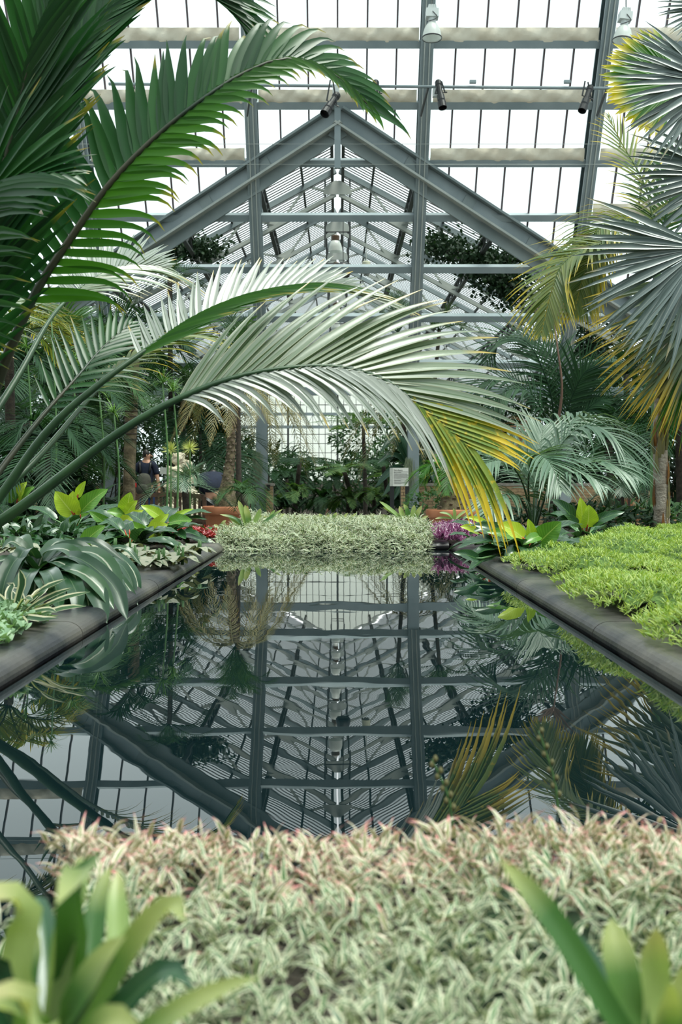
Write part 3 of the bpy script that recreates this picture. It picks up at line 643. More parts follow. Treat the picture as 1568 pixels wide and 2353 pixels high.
def ribbon(ctrl, width, up, mat, parent, name='leaf', prof=prof_strap, fold=0.2, n=14, rnd=None, cols=5, wav=0.0, label=None):
    """one leaf along a curve"""
    P = spline(ctrl, n + 1); t = np.linspace(0, 1, n + 1); T = nrm(np.gradient(P, axis=0)); S = nrm(np.cross(T, np.asarray(up, float))); Nn = np.cross(S, T)
    w = width * prof(t); a = np.linspace(-1, 1, cols)
    wv = wav * width * np.sin(t * 19 + (rnd or 0) * 9)
    V = P[:, None] + a[None, :, None] * S[:, None] * (w / 2)[:, None, None] + (np.abs(a) ** 1.5 * fold)[None, :, None] * Nn[:, None] * (w / 2)[:, None, None] + (np.abs(a) ** 2)[None, :, None] * Nn[:, None] * wv[:, None, None]
    r = rng.random() if rnd is None else rnd
    co = np.zeros((n + 1, cols, 3)); co[..., 0] = t[:, None]; co[..., 1] = a[None] / 2 + 0.5; co[..., 2] = r
    i = (np.arange(n)[:, None] * cols + np.arange(cols - 1)).ravel()
    o = MB().add(V, [np.stack([i, i + 1, i + cols + 1, i + cols], -1)], co).obj(name, mat, parent, smooth=True)
    if label: o['label'] = label
    return o
def fan(parent, hub, out, face, R, nseg, spread, mat, pet_from=None, seg_w=None, droop=0.25, fold=0.45, fused=0.5, jit=0.03, rr=(0.86, 1.05), name='fan_leaf', petmat=None, pw=2.2, n=7):
    """palmate leaf: segments radiate in the plane whose normal is face, centred on direction out"""
    hub = np.array(hub, float); out = nrm(out); face = np.asarray(face, float); face = nrm(face - out * np.dot(face, out)); sd = np.cross(out, face)
    p0 = hub - out * R * 0.6 if pet_from is None else np.array(pet_from, float)
    mid = (p0 + hub) / 2 + np.array([0, 0, 0.12 * R])
    fo = MB().tube(spline([p0, mid, hub], 10), [0.016, 0.009], 6).obj(name, petmat or M['petiole'], parent, smooth=True)
    a = np.radians(np.linspace(-spread / 2, spread / 2, nseg)) + rng.normal(0, jit * 0.4, nseg)
    D = np.cos(a)[:, None] * out + np.sin(a)[:, None] * sd + rng.normal(0, jit, (nseg, 3))
    ln = R * rng.uniform(*rr, nseg) * (0.86 + 0.14 * np.cos(a)); w = seg_w or 2.25 * R * fused * math.radians(spread) / nseg
    pf = lambda t: np.clip(np.where(t < fused, t / fused, ((1 - t) / (1 - fused)) ** 0.75), 0.02, 1)
    V, co, Q = blades(np.repeat(hub[None], nseg, 0), D, np.repeat(face[None], nseg, 0), ln, w, n, droop, fold, pf, 3, pw)
    each_blade('leaf_segment', V, co, Q, mat, fo); return fo
def shrub(name, label, cat, c, rad, n, leaf, wid, mat, group=None, flat=0.6, droop=0.4, kind=None, nb=3, stems=5):
    c = np.array(c, float); rad = np.array(rad, float); zf = -1.3 if c[1] > 24.6 else (0.70 if c[1] < 9.6 else 0.0); t = thing(name, label, cat, (c[0], c[1], zf), group)
    d = nrm(rng.normal(0, 1, (n, 3))); r = rng.uniform(0.35, 1.0, n) ** 0.5; P = c + d * r[:, None] * rad
    D = nrm(d * np.array([1, 1, 0.5]) + rng.normal(0, 0.5, (n, 3)))
    U = nrm(rng.normal(0, 0.45, (n, 3)) + np.array([0, -0.35, 1]))
    m = MB(); add_blades(m, *blades(P, D, U, leaf * rng.uniform(0.6, 1.25, n), wid * rng.uniform(0.7, 1.2, n), nb, droop, 0.2, prof_lance, 2))
    o = m.obj('foliage', mat, t, smooth=True); o['kind'] = 'stuff'
    for i in range(stems):
        e = c + rng.uniform(-0.6, 0.6, 3) * rad; b = np.array([c[0] + rng.uniform(-0.25, 0.25) * rad[0], c[1] + rng.uniform(-0.25, 0.25) * rad[1], zf])
        MB().tube(spline([b, (b + e) / 2 + rng.normal(0, 0.05, 3) * rad, e], 6), [0.018, 0.006], 5).obj('stem', M['trunk_dark'], t, smooth=True)
    return t
def cover(name, label, cat, pts, nrmv, n, leaf, wid, mat, nb=2, droop=0.5, lift=0.6, prof=prof_lance, per=3, spread=0.9, cols=2, under=None):
    """uncountable low growth: sprigs of a few leaves each over sampled points"""
    N = len(pts); P = np.repeat(pts, per, 0) + rng.normal(0, leaf * 0.18, (N * per, 3)); az = rng.uniform(0, 6.283, N * per)
    D = np.stack([np.cos(az) * spread, np.sin(az) * spread, np.full(N * per, lift)], -1) + np.repeat(nrmv, per, 0) * 0.5 + rng.normal(0, 0.25, (N * per, 3))
    U = nrm(np.repeat(nrmv, per, 0) + rng.normal(0, 0.3, (N * per, 3)))
    m = MB(); add_blades(m, *blades(P, D, U, leaf * rng.uniform(0.6, 1.3, N * per), wid * rng.uniform(0.75, 1.25, N * per), nb, droop, 0.3, prof, cols))
    o = m.obj(name, mat, None, smooth=True); return tag(o, label, cat, kind='stuff')
# ------------------------------------------------------------------ lamps, spotlights and fittings under the roof
def high_bay(px, py, D, label, tilt=(0, 0), s=1.0):
    """py: lower rim of the reflector"""
    c = W(px, py, D); ax = nrm(np.array([tilt[0], tilt[1], 1.0])); t = thing('high_bay_lamp', label, 'lamp', c)
    sc = lambda pr: [(r * s, h * s) for r, h in pr]
    r = MB().lathe(sc([(0.182, 0.0), (0.188, 0.004), (0.184, 0.02), (0.172, 0.10), (0.145, 0.19), (0.105, 0.26), (0.075, 0.29), (0.070, 0.285), (0.10, 0.25), (0.138, 0.185), (0.165, 0.10), (0.175, 0.02), (0.182, 0.0)]), c, 24, ax).obj('reflector', M['lampglass'], t, smooth=True)
    MB().lathe(sc([(0.19, -0.010), (0.197, -0.003), (0.197, 0.012), (0.19, 0.018), (0.183, 0.0), (0.19, -0.010)]), c, 24, ax).obj('rim', M['black'], r, smooth=True)
    MB().lathe(sc([(0.001, 0.10), (0.05, 0.13), (0.06, 0.20), (0.03, 0.27), (0.001, 0.27)]), c, 12, ax).obj('bulb', M['lampgrey'], r, smooth=True)
    MB().lathe(sc([(0.001, 0.28), (0.075, 0.28), (0.07, 0.40), (0.001, 0.40)]), c, 14, ax).obj('collar', M['lampgrey'], t, smooth=False)
    b = c + ax * 0.48 * s; m = MB(); m.beam(b - ax * 0.09 * s, b + ax * 0.07 * s, 0.24 * s, 0.20 * s, up=(0, 1, 0)); m.beam(b + ax * 0.07 * s, b + ax * 0.15 * s, 0.15 * s, 0.13 * s, up=(0, 1, 0)); m.obj('ballast_box', M['lampgrey'], t)
    for i in range(5): MB().beam(b + ax * 0.071 * s + [(-0.08 + 0.04 * i) * s, 0, 0], b + ax * 0.155 * s + [(-0.06 + 0.03 * i) * s, 0, 0], 0.008, 0.15 * s, up=(0, 1, 0)).obj('cooling_fin', M['lampgrey'], t)
    MB().tube(spline([b + [0.0, -0.11 * s, 0], c + ax * 0.36 * s + [0.09 * s, -0.10 * s, 0], c + ax * 0.3 * s + [-0.1 * s, -0.06 * s, 0]], 8), 0.007, 5).obj('cable', M['black'], t)
    MB().tube([b + ax * 0.15 * s, b + ax * 0.15 * s + [0, 0, 0.9]], 0.012, 6).obj('suspension_rod', M['steel_dark'], t)
    return t
high_bay(993, 88, 19.2, 'grey bell-shaped lamp hanging against the inner right roof rafter', (0.01, 0.02))
high_bay(1431, 94, 19.2, 'grey bell-shaped lamp hanging at the top right beside the palm fans', (0.12, 0.03))
def glass_lamp(px, py, D, label):
    c = W(px, py, D); t = thing('pendant_lamp', label, 'lamp', c, 'pendant lamps along the fern wing')
    MB().lathe([(0.205, 0.0), (0.20, 0.02), (0.195, 0.10), (0.17, 0.20), (0.125, 0.29), (0.09, 0.32), (0.085, 0.31), (0.12, 0.28), (0.16, 0.195), (0.185, 0.10), (0.195, 0.02), (0.205, 0.0)], c, 24).obj('glass_shade', M['lampglass'], t, smooth=True)
    MB().lathe([(0.001, 0.31), (0.115, 0.31), (0.12, 0.33), (0.125, 0.44), (0.115, 0.46), (0.001, 0.46)], c, 16).obj('ballast', M['lampbrown'], t)
    MB().lathe([(0.001, 0.46), (0.075, 0.46), (0.06, 0.52), (0.02, 0.54), (0.001, 0.54)], c, 12).obj('cap', M['lampgrey'], t)
    MB().tube([c + [0, 0, 0.54], [c[0], c[1], RIDGE_Z - 0.3]], 0.012, 6).obj('chain', M['steel_pale'], t)
lz = [(28.9, 'white glass pendant lamp with brown ballast hanging at the centre of the gable'), (32.5, 'second glass pendant lamp along the fern wing, behind the central one')]
for D, lab in lz: glass_lamp(771, 1102 - 6.62 * F / D, D, lab)
for i in range(4):
    D = 36.2 + BAY * i; glass_lamp(772, 1102 - 6.62 * F / D, D, ['third', 'fourth', 'fifth', 'farthest'][i] + ' glass pendant lamp in the row along the fern wing')
def blob_lamp(px, py, D, label):
    c = W(px, py, D); t = thing('floodlight', label, 'lamp', c)
    MB().lathe([(0.001, 0.34), (0.10, 0.34), (0.15, 0.26), (0.20, 0.12), (0.20, 0.02), (0.16, -0.02), (0.001, -0.02)], c, 18).obj('housing', M['black'], t, smooth=True)
    MB().lathe([(0.16, -0.03), (0.17, -0.03), (0.17, 0.0), (0.16, 0.0), (0.16, -0.03)], c, 18).obj('rim', M['black'], t)
    MB().tube([c + [0, 0, 0.34], [c[0], c[1], RIDGE_Z - 0.5]], 0.012, 6).obj('rod', M['steel_dark'], t)
blob_lamp(789, 633, 26.6, 'black round floodlight hanging just below the cross beam under the central lamp')
c = W(842, 628, 27.0); t = thing('fan_heater', 'pale ribbed cylinder fixture hanging right of the central lamp', 'heater', c)
MB().lathe([(0.09, 0.0), (0.11, 0.01), (0.11, 0.30), (0.09, 0.32), (0.001, 0.32)], c, 16).obj('ribbed_body', M['ivory'], t)
MB().lathe([(0.001, -0.06), (0.07, -0.06), (0.08, 0.0), (0.001, 0.0)], c, 16).obj('grille', M['inkgrey'], t)
MB().tube([c + [0, 0, 0.32], [c[0], c[1], wing_h(c[0]) - 0.7]], 0.012, 6).obj('rod', M['steel_pale'], t)
# pipe with the theatre spotlights
pp = [W(250, 193, 20.2), W(1568 + 60, 205, 20.2)]
t = thing('spotlight_pipe', 'thin grey horizontal pipe carrying the spotlights below the roof', 'pipe', pp[0])
MB().tube(spline(pp, 12), 0.030, 8).obj('pipe', M['steel'], t, smooth=True)
for px in (1087, 1304):
    c = W(px, 188, 20.15); MB().box(c, (0.13, 0.06, 0.06)).obj('junction_box', M['steel'], t)
for px in (578, 984, 1396): c = W(px, 205, 20.2); MB().beam(c + [0, 0, 0.02], c + [-0.12, 0.35, -0.42], 0.03, 0.05).obj('bracket', M['steel_dark'], t)
def spot(a, b, label, box=None, r=0.075):
    """theatre spotlight from rear end a to lens end b (world points)"""
    a = np.array(a); b = np.array(b); ax = nrm(b - a); ln = np.linalg.norm(b - a); t = thing('spotlight', label, 'spotlight', a, 'black theatre spotlights on the pipe')
    MB().lathe([(0.001, 0), (r * 0.7, 0), (r * 0.95, ln * 0.05), (r * 0.95, ln * 0.16), (r * 0.75, ln * 0.2), (r * 0.78, ln * 0.5), (r * 1.02, ln * 0.54), (r * 1.05, ln * 0.72), (r * 0.9, ln * 0.76)], a, 14, ax).obj('barrel', M['black'], t, smooth=False)
    MB().lathe([(r * 0.9, ln * 0.76), (r * 1.15, ln * 0.8), (r * 1.15, ln), (r * 1.05, ln), (r * 1.05, ln * 0.86), (0.001, ln * 0.86)], a, 14, ax).obj('lens_tube', M['black'], t)
    mid = a + ax * ln * 0.45; sd = nrm(np.cross(ax, (0, 1, 0)))
    up = np.array([mid[0], mid[1] + 0.02, W(0, 195, 20.2)[2]])
    m = MB(); m.beam(mid + sd * r * 1.3, up + sd * 0.03, 0.012, 0.03); m.beam(mid - sd * r * 1.3, up - sd * 0.03, 0.012, 0.03); m.beam(mid - sd * r * 1.5, mid + sd * r * 1.5, 0.015, 0.015); m.obj('yoke', M['black'], t)
    MB().tube([mid + sd * r * 1.3, mid + sd * r * 1.9], 0.014, 6).obj('clamp_knob', M['black'], t)
    if box: MB().box(W(*box), (0.13, 0.10, 0.16)).obj('power_box', M['lampgrey'], t)
spot(W(776, 216, 20.1), W(746, 262, 19.8), 'black spotlight with grey box tilted down left at the gable peak', (772, 207, 20.15), 0.085)
spot(W(864, 186, 20.1), W(861, 248, 19.9), 'black spotlight pointing straight down, left of the inner right rafter', (846, 212, 20.15))
spot(W(1007, 186, 20.1), W(1018, 248, 19.9), 'black spotlight pointing down just right of the inner right rafter', (1002, 214, 20.15))
spot(W(1358, 198, 20.1), W(1338, 255, 19.9), 'black spotlight tilted left beside the yellow-green palm fan', None)
# ------------------------------------------------------------------ sign
c = W(917, 1117, 22.0); sgn = thing('information_sign', 'pale grey printed information panel on two dark posts before the right column', 'sign', (c[0], c[1], 0))
x0, x1 = W(896, 0, 22.0)[0], W(939, 0, 22.0)[0]; z0, z1 = W(0, 1117, 22)[2], W(0, 1075, 22)[2]; wd, hg = x1 - x0, z1 - z0
MB().box(((x0 + x1) / 2, 22.0, (z0 + z1) / 2), (wd, 0.02, hg)).obj('panel', M['white'], sgn)
MB().box((x0 + wd * 0.085, 21.988, (z0 + z1) / 2), (wd * 0.17, 0.004, hg)).obj('side_strip', M['signgrey'], sgn)
fc = bpy.data.curves.new('sign_title', 'FONT'); fc.body = 'Fern Room'; fc.size = hg * 0.105; fc.extrude = 0.001; fc.materials.append(M['ink'])
fo = bpy.data.objects.new('sign_title', fc); COL.objects.link(fo); bpy.context.view_layer.update(); tm = bpy.data.meshes.new_from_object(fo.evaluated_get(bpy.context.evaluated_depsgraph_get())); bpy.data.objects.remove(fo); fo = bpy.data.objects.new('sign_title', tm); COL.objects.link(fo); fo.location = (x0 + wd * 0.22, 21.985, z1 - hg * 0.16); fo.rotation_euler = (math.pi / 2, 0, 0); fo.parent = sgn; fo.matrix_parent_inverse = Matrix.Translation(-sgn.location)
for rows, mt, hh in (((0.22, 0.255), 'ink', 0.014), ((0.66, 0.695), 'ink', 0.014), (tuple(0.31 + 0.03 * i for i in range(10)), 'inkgrey', 0.011), (tuple(0.75 + 0.03 * i for i in range(5)), 'inkgrey', 0.011)):
    m = MB()
    for i, r in enumerate(rows):
        x = x0 + wd * 0.22; xe = x1 - wd * (0.06 if i < len(rows) - 1 else 0.4)
        while x < xe:                                   # words of the small print
            w = wd * random.uniform(0.03, 0.09); m.box((min(x + w / 2, xe), 21.987, z1 - hg * r), (w, 0.002, hg * hh)); x += w + wd * 0.012
    o = m.obj('small_print', M[mt], sgn); o['kind'] = 'stuff'
for xx in (x0 + wd * 0.13, x1 - wd * 0.06): MB().box((xx, 22.03, z0 / 2 + 0.1), (0.09, 0.04, z0 + 0.2)).obj('post', M['black'], sgn)
# brick piers beside the opening, small wall lamp
def pier(xa, xb, label, nm):
    w = struct(nm, label, 'pier'); y = 23.86
    MB().box(((xa + xb) / 2, y + 0.02, 0.5), (xb - xa - 0.02, 0.4, 1.0)).obj('mortar_core', M['mortar'], w)
    MB().box(((xa + xb) / 2, y, 1.03), (xb - xa + 0.04, 0.46, 0.06)).obj('coping', M['coping'], w)
    for r in range(13):
        z = 0.96 - r * 0.075; sp = [(xa, xb)] if r % 2 else [(xa, (xa + xb) / 2), ((xa + xb) / 2, xb)]
        for a, b in sp: MB().box(((a + b) / 2, y - 0.19, z), (b - a - 0.01, 0.05, 0.066)).obj('brick', M['brick'], w)
pier(-1.70, -1.53, 'narrow brick pier right of the inner left column', 'wall_pier_left')
pier(1.50, 1.64, 'narrow brick pier left of the inner right column, behind the sign', 'wall_pier_right')
c = W(617, 1122, 23.55); t = thing('wall_lamp', 'small black lantern box fixed to the left brick pier', 'lamp', c)
MB().box(c, (0.075, 0.05, 0.13)).obj('housing', M['black'], t); MB().box(c + [0, 0.0, 0.075], (0.095, 0.07, 0.02)).obj('cap', M['black'], t)
# ------------------------------------------------------------------ benches
def bench(pa, pb, h, label, mat, depth=0.5, bow=0.06, arms=True):
    """slatted garden bench seen from behind or before: pa, pb floor points of the back"""
    pa = np.array(pa, float); pb = np.array(pb, float); ln = np.linalg.norm(pb - pa); d = (pb - pa) / ln; q = np.array([-d[1], d[0], 0.0]); t = thing('garden_bench', label, 'bench', (pa + pb) / 2)
    n = max(10, int(ln / 0.085))
    top = [pa + d * ln * u + [0, 0, h + bow * math.sin(math.pi * u)] for u in np.linspace(0, 1, 9)]
    m = MB()
    for a, b in zip(top[:-1], top[1:]): m.beam(a, b, 0.055, 0.075)
    m.obj('top_rail', mat, t); MB().beam(pa + [0, 0, 0.46], pb + [0, 0, 0.46], 0.05, 0.06).obj('lower_rail', mat, t)
    for i in range(1, n):
        u = i / n; p = pa + d * ln * u; MB().beam(p + [0, 0, 0.47], p + [0, 0, h + bow * math.sin(math.pi * u) - 0.02], 0.045, 0.018, up=(0, 1, 0)).obj('back_slat', mat, t)
    for i in range(5): MB().beam(pa + q * (0.06 + i * 0.1) + [0, 0, 0.42], pb + q * (0.06 + i * 0.1) + [0, 0, 0.42], 0.08, 0.025).obj('seat_slat', mat, t)
    for p in (pa, pb):
        MB().beam(p, p + [0, 0, h], 0.06, 0.06, up=(0, 1, 0)).obj('leg', mat, t); MB().beam(p + q * depth, p + q * depth + [0, 0, 0.62], 0.06, 0.06, up=(0, 1, 0)).obj('leg', mat, t)
        MB().beam(p + [0, 0, 0.63], p + q * (depth + 0.03) + [0, 0, 0.63], 0.06, 0.03).obj('armrest', mat, t)
a = W(316, 1260, 17.0); b = W(470, 1260, 16.6); a[2] = b[2] = 0
bench(a, b, 0.86, 'dark brown slatted bench with bowed top rail left of the terracotta pot', M['wood'], bow=0.04)
a = W(1390, 1260, 17.6); b = W(1515, 1260, 17.4); a[2] = b[2] = 0
bench(a, b, 0.80, 'reddish brown slatted bench with arched back near the fibrous palm trunk', M['wood_red'], bow=0.10)
# ------------------------------------------------------------------ pots, pedestal, rock
def pot(px, py, wpx, D, label, s=0.62):
    c = W(px, py, D); r = wpx * D / F / 2; h = c[2]; t = thing('terracotta_pot', label, 'pot', (c[0], c[1], 0)); c0 = np.array([c[0], c[1], 0.0])
    MB().lathe([(0.001, 0.01), (r * 0.66, 0.01), (r * 0.68, 0.03), (r * 0.88, h - 0.14)], c0, 32).obj('body', M['terracotta'], t, smooth=True)
    MB().lathe([(r * 0.88, h - 0.14), (r * 0.98, h - 0.13), (r, h - 0.11), (r, h - 0.02), (r * 0.97, h), (r * 0.90, h), (r * 0.86, h - 0.03), (r * 0.86, h - 0.10)], c0, 32).obj('rim', M['terracotta'], t, smooth=True)
    MB().lathe([(0.001, h - 0.05), (r * 0.5, h - 0.055), (r * 0.87, h - 0.07)], c0, 24).obj('soil_surface', M['soil'], t, smooth=True)
    return c0, r, h
PL = pot(518, 1163, 106, 16.0, 'large terracotta pot holding the date palm with a scaly trunk')
PR = pot(1037, 1170, 116, 16.0, 'large terracotta pot holding the stout-based palm right of the sign')
c = W(1120, 1200, 17.0); t = thing('stone_pedestal', 'pale square stone pedestal behind the feathery palm clump', 'pedestal', (c[0], c[1], 0))
MB().box((c[0], c[1], 0.36), (0.46, 0.46, 0.72)).obj('plinth', M['limestone'], t); MB().box((c[0], c[1], 0.06), (0.56, 0.56, 0.12)).obj('foot', M['limestone'], t)
MB().box((c[0], c[1], 0.77), (0.56, 0.56, 0.07)).obj('cornice', M['limestone'], t); MB().box((c[0], c[1], 0.88), (0.44, 0.44, 0.16)).obj('block', M['limestone'], t)
MB().box((c[0], c[1] - 0.235, 0.38), (0.30, 0.02, 0.46)).obj('raised_panel', M['limestone'], t)
# pale rock outcrop: one piled mass of boulders
rk = thing('rock_outcrop', 'pale cream rock outcrop standing between the two visitors', 'rock', (W(413, 0, 19.6)[0], 19.6, 0))
def boulder(c, r, seed):
    rr = np.random.default_rng(seed); nu, nv = 16, 11; V = []
    ph = rr.uniform(0, 6.28, 6)
    for j in range(nv):
        th = math.pi * j / (nv - 1)
        for i in range(nu):
            f = 2 * math.pi * i / nu; d = np.array([math.sin(th) * math.cos(f), math.sin(th) * math.sin(f), math.cos(th)])
            k = 1 + 0.16 * math.sin(3 * d[0] * 2 + ph[0]) * math.cos(4 * d[2] + ph[1]) + 0.12 * math.sin(7 * d[2] + 5 * d[0] + ph[2]) + 0.05 * math.sin(13 * d[0] + 11 * d[1] + ph[3])
            d2 = np.sign(d) * np.abs(d) ** 0.75; V.append(np.array(c) + d2 * k * np.array(r))
    i = np.arange(nu); i2 = (i + 1) % nu; Q = np.concatenate([np.stack([j * nu + i, j * nu + i2, (j + 1) * nu + i2, (j + 1) * nu + i], -1) for j in range(nv - 1)])
    MB().add(V, [Q[:, ::-1]]).obj('boulder', M['limestone'], rk)
for i, (px, py, rx, rz) in enumerate(((410, 1055, 0.14, 0.12), (424, 1072, 0.17, 0.13), (400, 1085, 0.18, 0.13), (418, 1100, 0.21, 0.14), (432, 1110, 0.16, 0.2), (405, 1118, 0.22, 0.17), (418, 1140, 0.28, 0.2), (395, 1150, 0.22, 0.2), (438, 1150, 0.2, 0.2), (415, 1172, 0.36, 0.22), (385, 1185, 0.3, 0.25), (440, 1190, 0.32, 0.25), (412, 1215, 0.45, 0.3))):
    boulder(W(px, py, 19.6 + 0.06 * math.sin(i * 2.1)), (rx, rx * 0.9, rz), 40 + i)
c = W(376, 1082, 19.4); t = thing('control_box', 'small pale grey box on a post right of the visitor with the backpack', 'box', (c[0], c[1], 0))
MB().box(c, (0.13, 0.07, 0.13)).obj('housing', M['signgrey'], t); MB().box((c[0], c[1] + 0.02, (c[2] - 0.06) / 2), (0.04, 0.03, c[2] - 0.06)).obj('post', M['black'], t)
# ------------------------------------------------------------------ people
def skin_mesh(name, joints, edges, mat, parent, sub=2, root=0):
    """continuous skinned surface grown round a skeleton; joints: (x, y, z, rx[, ry])"""
    me = bpy.data.meshes.new(name); me.from_pydata([j[:3] for j in joints], edges, []); me.materials.append(mat)
    o = link(name, me, parent)
    md = o.modifiers.new('skin', 'SKIN'); md.use_smooth_shade = True
    for i, v in enumerate(me.skin_vertices[0].data):
        r = joints[i][3:]; v.radius = (r[0], r[-1]); v.use_root = i == root
    sb = o.modifiers.new('smooth', 'SUBSURF'); sb.levels = sub; sb.render_levels = sub
    return o
def hand(parent, w, d, side, s=1.0):
    """five bent fingers on a palm; w wrist, d pointing down the hand, side towards the thumb"""
    w = np.array(w, float); d = nrm(d); side = nrm(side); out = np.cross(d, side)
    J = [tuple(w) + (0.026 * s,), tuple(w + d * 0.05 * s) + (0.034 * s, 0.02 * s), tuple(w + d * 0.09 * s) + (0.036 * s, 0.018 * s)]; E = [(0, 1), (1, 2)]
    for i, (o, l) in enumerate(((0.027, 0.070), (0.009, 0.080), (-0.009, 0.074), (-0.027, 0.058))):
        b = w + d * 0.095 * s + side * o * s; k = len(J)
        J += [tuple(b) + (0.0095 * s,), tuple(b + (d * 0.9 + out * 0.25) * l * 0.5 * s) + (0.0085 * s,), tuple(b + (d * 0.85 + out * 0.5) * l * s) + (0.007 * s,)]; E += [(2, k), (k, k + 1), (k + 1, k + 2)]
    k = len(J); b = w + d * 0.035 * s + side * 0.034 * s
    J += [tuple(b) + (0.012 * s,), tuple(b + (d * 0.7 + side * 0.5) * 0.035 * s) + (0.010 * s,), tuple(b + (d * 0.95 + side * 0.3) * 0.065 * s) + (0.008 * s,)]; E += [(1, k), (k, k + 1), (k + 1, k + 2)]
    return skin_mesh('hand', J, E, M['skin'], parent, 1)
# visitor with a backpack, back turned, head looking right
D = 19.9; h0 = W(336, 1033, D); X, Y = h0[0], D; H = h0[2]                       # crown of the head
pz = lambda f: H * f
p1 = thing('person', 'person in navy t-shirt and jeans seen from behind, looking right, backpack on', 'person', (X, Y, 0))
LA, RA = -1, 1
body_J = [(X, Y, pz(.54), .13, .10), (X, Y, pz(.66), .125, .095), (X, Y, pz(.77), .15, .10), (X, Y + .01, pz(.84), .07, .065), (X + .01, Y, pz(.885), .052, .055), (X + .02, Y - .01, pz(.925), .075, .085), (X + .02, Y - .01, pz(.965), .07, .082),
          (X - .17, Y, pz(.815), .058), (X - .245, Y - .01, pz(.66), .042), (X - .25, Y + .08, pz(.52), .030), (X + .17, Y, pz(.815), .058), (X + .235, Y - .01, pz(.66), .042), (X + .27, Y - .05, pz(.53), .030),
          (X - .09, Y, pz(.50), .085), (X - .10, Y - .01, pz(.28), .058), (X - .10, Y + .02, pz(.05), .04), (X - .10, Y + .16, pz(.02), .036), (X + .09, Y, pz(.50), .085), (X + .11, Y - .02, pz(.28), .058), (X + .12, Y + .02, pz(.05), .04), (X + .13, Y + .16, pz(.02), .036)]
body_E = [(0, 1), (1, 2), (2, 3), (3, 4), (4, 5), (5, 6), (3, 7), (7, 8), (8, 9), (3, 10), (10, 11), (11, 12), (0, 13), (13, 14), (14, 15), (15, 16), (0, 17), (17, 18), (18, 19), (19, 20)]
bo = skin_mesh('body', body_J, body_E, M['skin'], p1)
skin_mesh('t_shirt', [(X, Y, pz(.50), .155, .125), (X, Y, pz(.66), .15, .115), (X, Y, pz(.77), .17, .12), (X, Y + .01, pz(.845), .085, .08), (X - .17, Y, pz(.82), .078), (X - .225, Y - .005, pz(.70), .062), (X + .17, Y, pz(.82), .078), (X + .222, Y - .005, pz(.70), .062)], [(0, 1), (1, 2), (2, 3), (3, 4), (4, 5), (3, 6), (6, 7)], M['navy'], p1)
skin_mesh('jeans', [(X, Y, pz(.53), .145, .115), (X - .09, Y, pz(.47), .105), (X - .10, Y - .01, pz(.28), .08), (X - .10, Y + .01, pz(.05), .065), (X + .09, Y, pz(.47), .105), (X + .11, Y - .02, pz(.28), .08), (X + .12, Y + .01, pz(.05), .065)], [(0, 1), (1, 2), (2, 3), (0, 4), (4, 5), (5, 6)], M['jeans'], p1)
skin_mesh('hair', [(X - .005, Y - .035, pz(.905), .055, .05), (X, Y - .03, pz(.945), .088, .075), (X + .015, Y - .01, pz(.972), .082, .09), (X + .05, Y + .0, pz(.985), .05, .06)], [(0, 1), (1, 2), (2, 3)], M['hair'], p1)
fx = X + .02
skin_mesh('nose', [(fx + .075, Y + .03, pz(.935), .011), (fx + .098, Y + .035, pz(.922), .013), (fx + .082, Y + .032, pz(.916), .011)], [(0, 1), (1, 2)], M['skin'], p1, 1)
skin_mesh('ear', [(fx + .012, Y - .085, pz(.945), .014, .012), (fx + .004, Y - .09, pz(.93), .018, .012), (fx + .010, Y - .085, pz(.913), .011, .010)], [(0, 1), (1, 2)], M['skin'], p1, 1)
for dy in (0.0, 0.055): MB().lathe([(0.001, -.008), (.007, -.004), (.009, .002), (.001, .010)], (fx + .072, Y + dy + .01, pz(.938)), 8).obj('eye', M['hair'], p1, smooth=True)
MB().box((fx + .078, Y + .03, pz(.902)), (.012, .04, .006)).obj('mouth', M['red'], p1)
hand(p1, (X - .25, Y + .08, pz(.52)), (0, .2, -1), (.3, .9, 0)); hand(p1, (X + .27, Y - .05, pz(.53)), (.1, -.1, -1), (-.3, .9, 0))
for dx in (-.10, .125): skin_mesh('shoe', [(X + dx, Y - .03, .04, .048, .04), (X + dx, Y + .08, .04, .05, .04), (X + dx, Y + .2, .035, .045, .032)], [(0, 1), (1, 2)], M['black'], p1, 1)
bk = thing('backpack', 'olive grey backpack with a red tag worn by the visitor in navy', 'backpack', (X, Y - .2, pz(.5)))
skin_mesh('bag_body', [(X - .01, Y - .20, pz(.47), .16, .10), (X - .01, Y - .21, pz(.56), .175, .11), (X - .005, Y - .20, pz(.67), .155, .10), (X, Y - .18, pz(.735), .10, .07)], [(0, 1), (1, 2), (2, 3)], M['olive'], bk)
skin_mesh('front_pocket', [(X - .01, Y - .30, pz(.49), .11, .045), (X - .01, Y - .31, pz(.56), .12, .05), (X - .01, Y - .295, pz(.61), .09, .04)], [(0, 1), (1, 2)], M['olive'], bk)
for s in (-1, 1): MB().tube(spline([(X + s * .09, Y - .12, pz(.73)), (X + s * .11, Y - .08, pz(.845)), (X + s * .12, Y + .12, pz(.83)), (X + s * .14, Y + .14, pz(.70)), (X + s * .15, Y - .05, pz(.55)), (X + s * .12, Y - .14, pz(.50))], 18), 0.022, 6).obj('strap', M['black'], bk, smooth=True)
MB().box((X - .155, Y - .26, pz(.595)), (.028, .012, .085)).obj('tag', M['red'], bk)
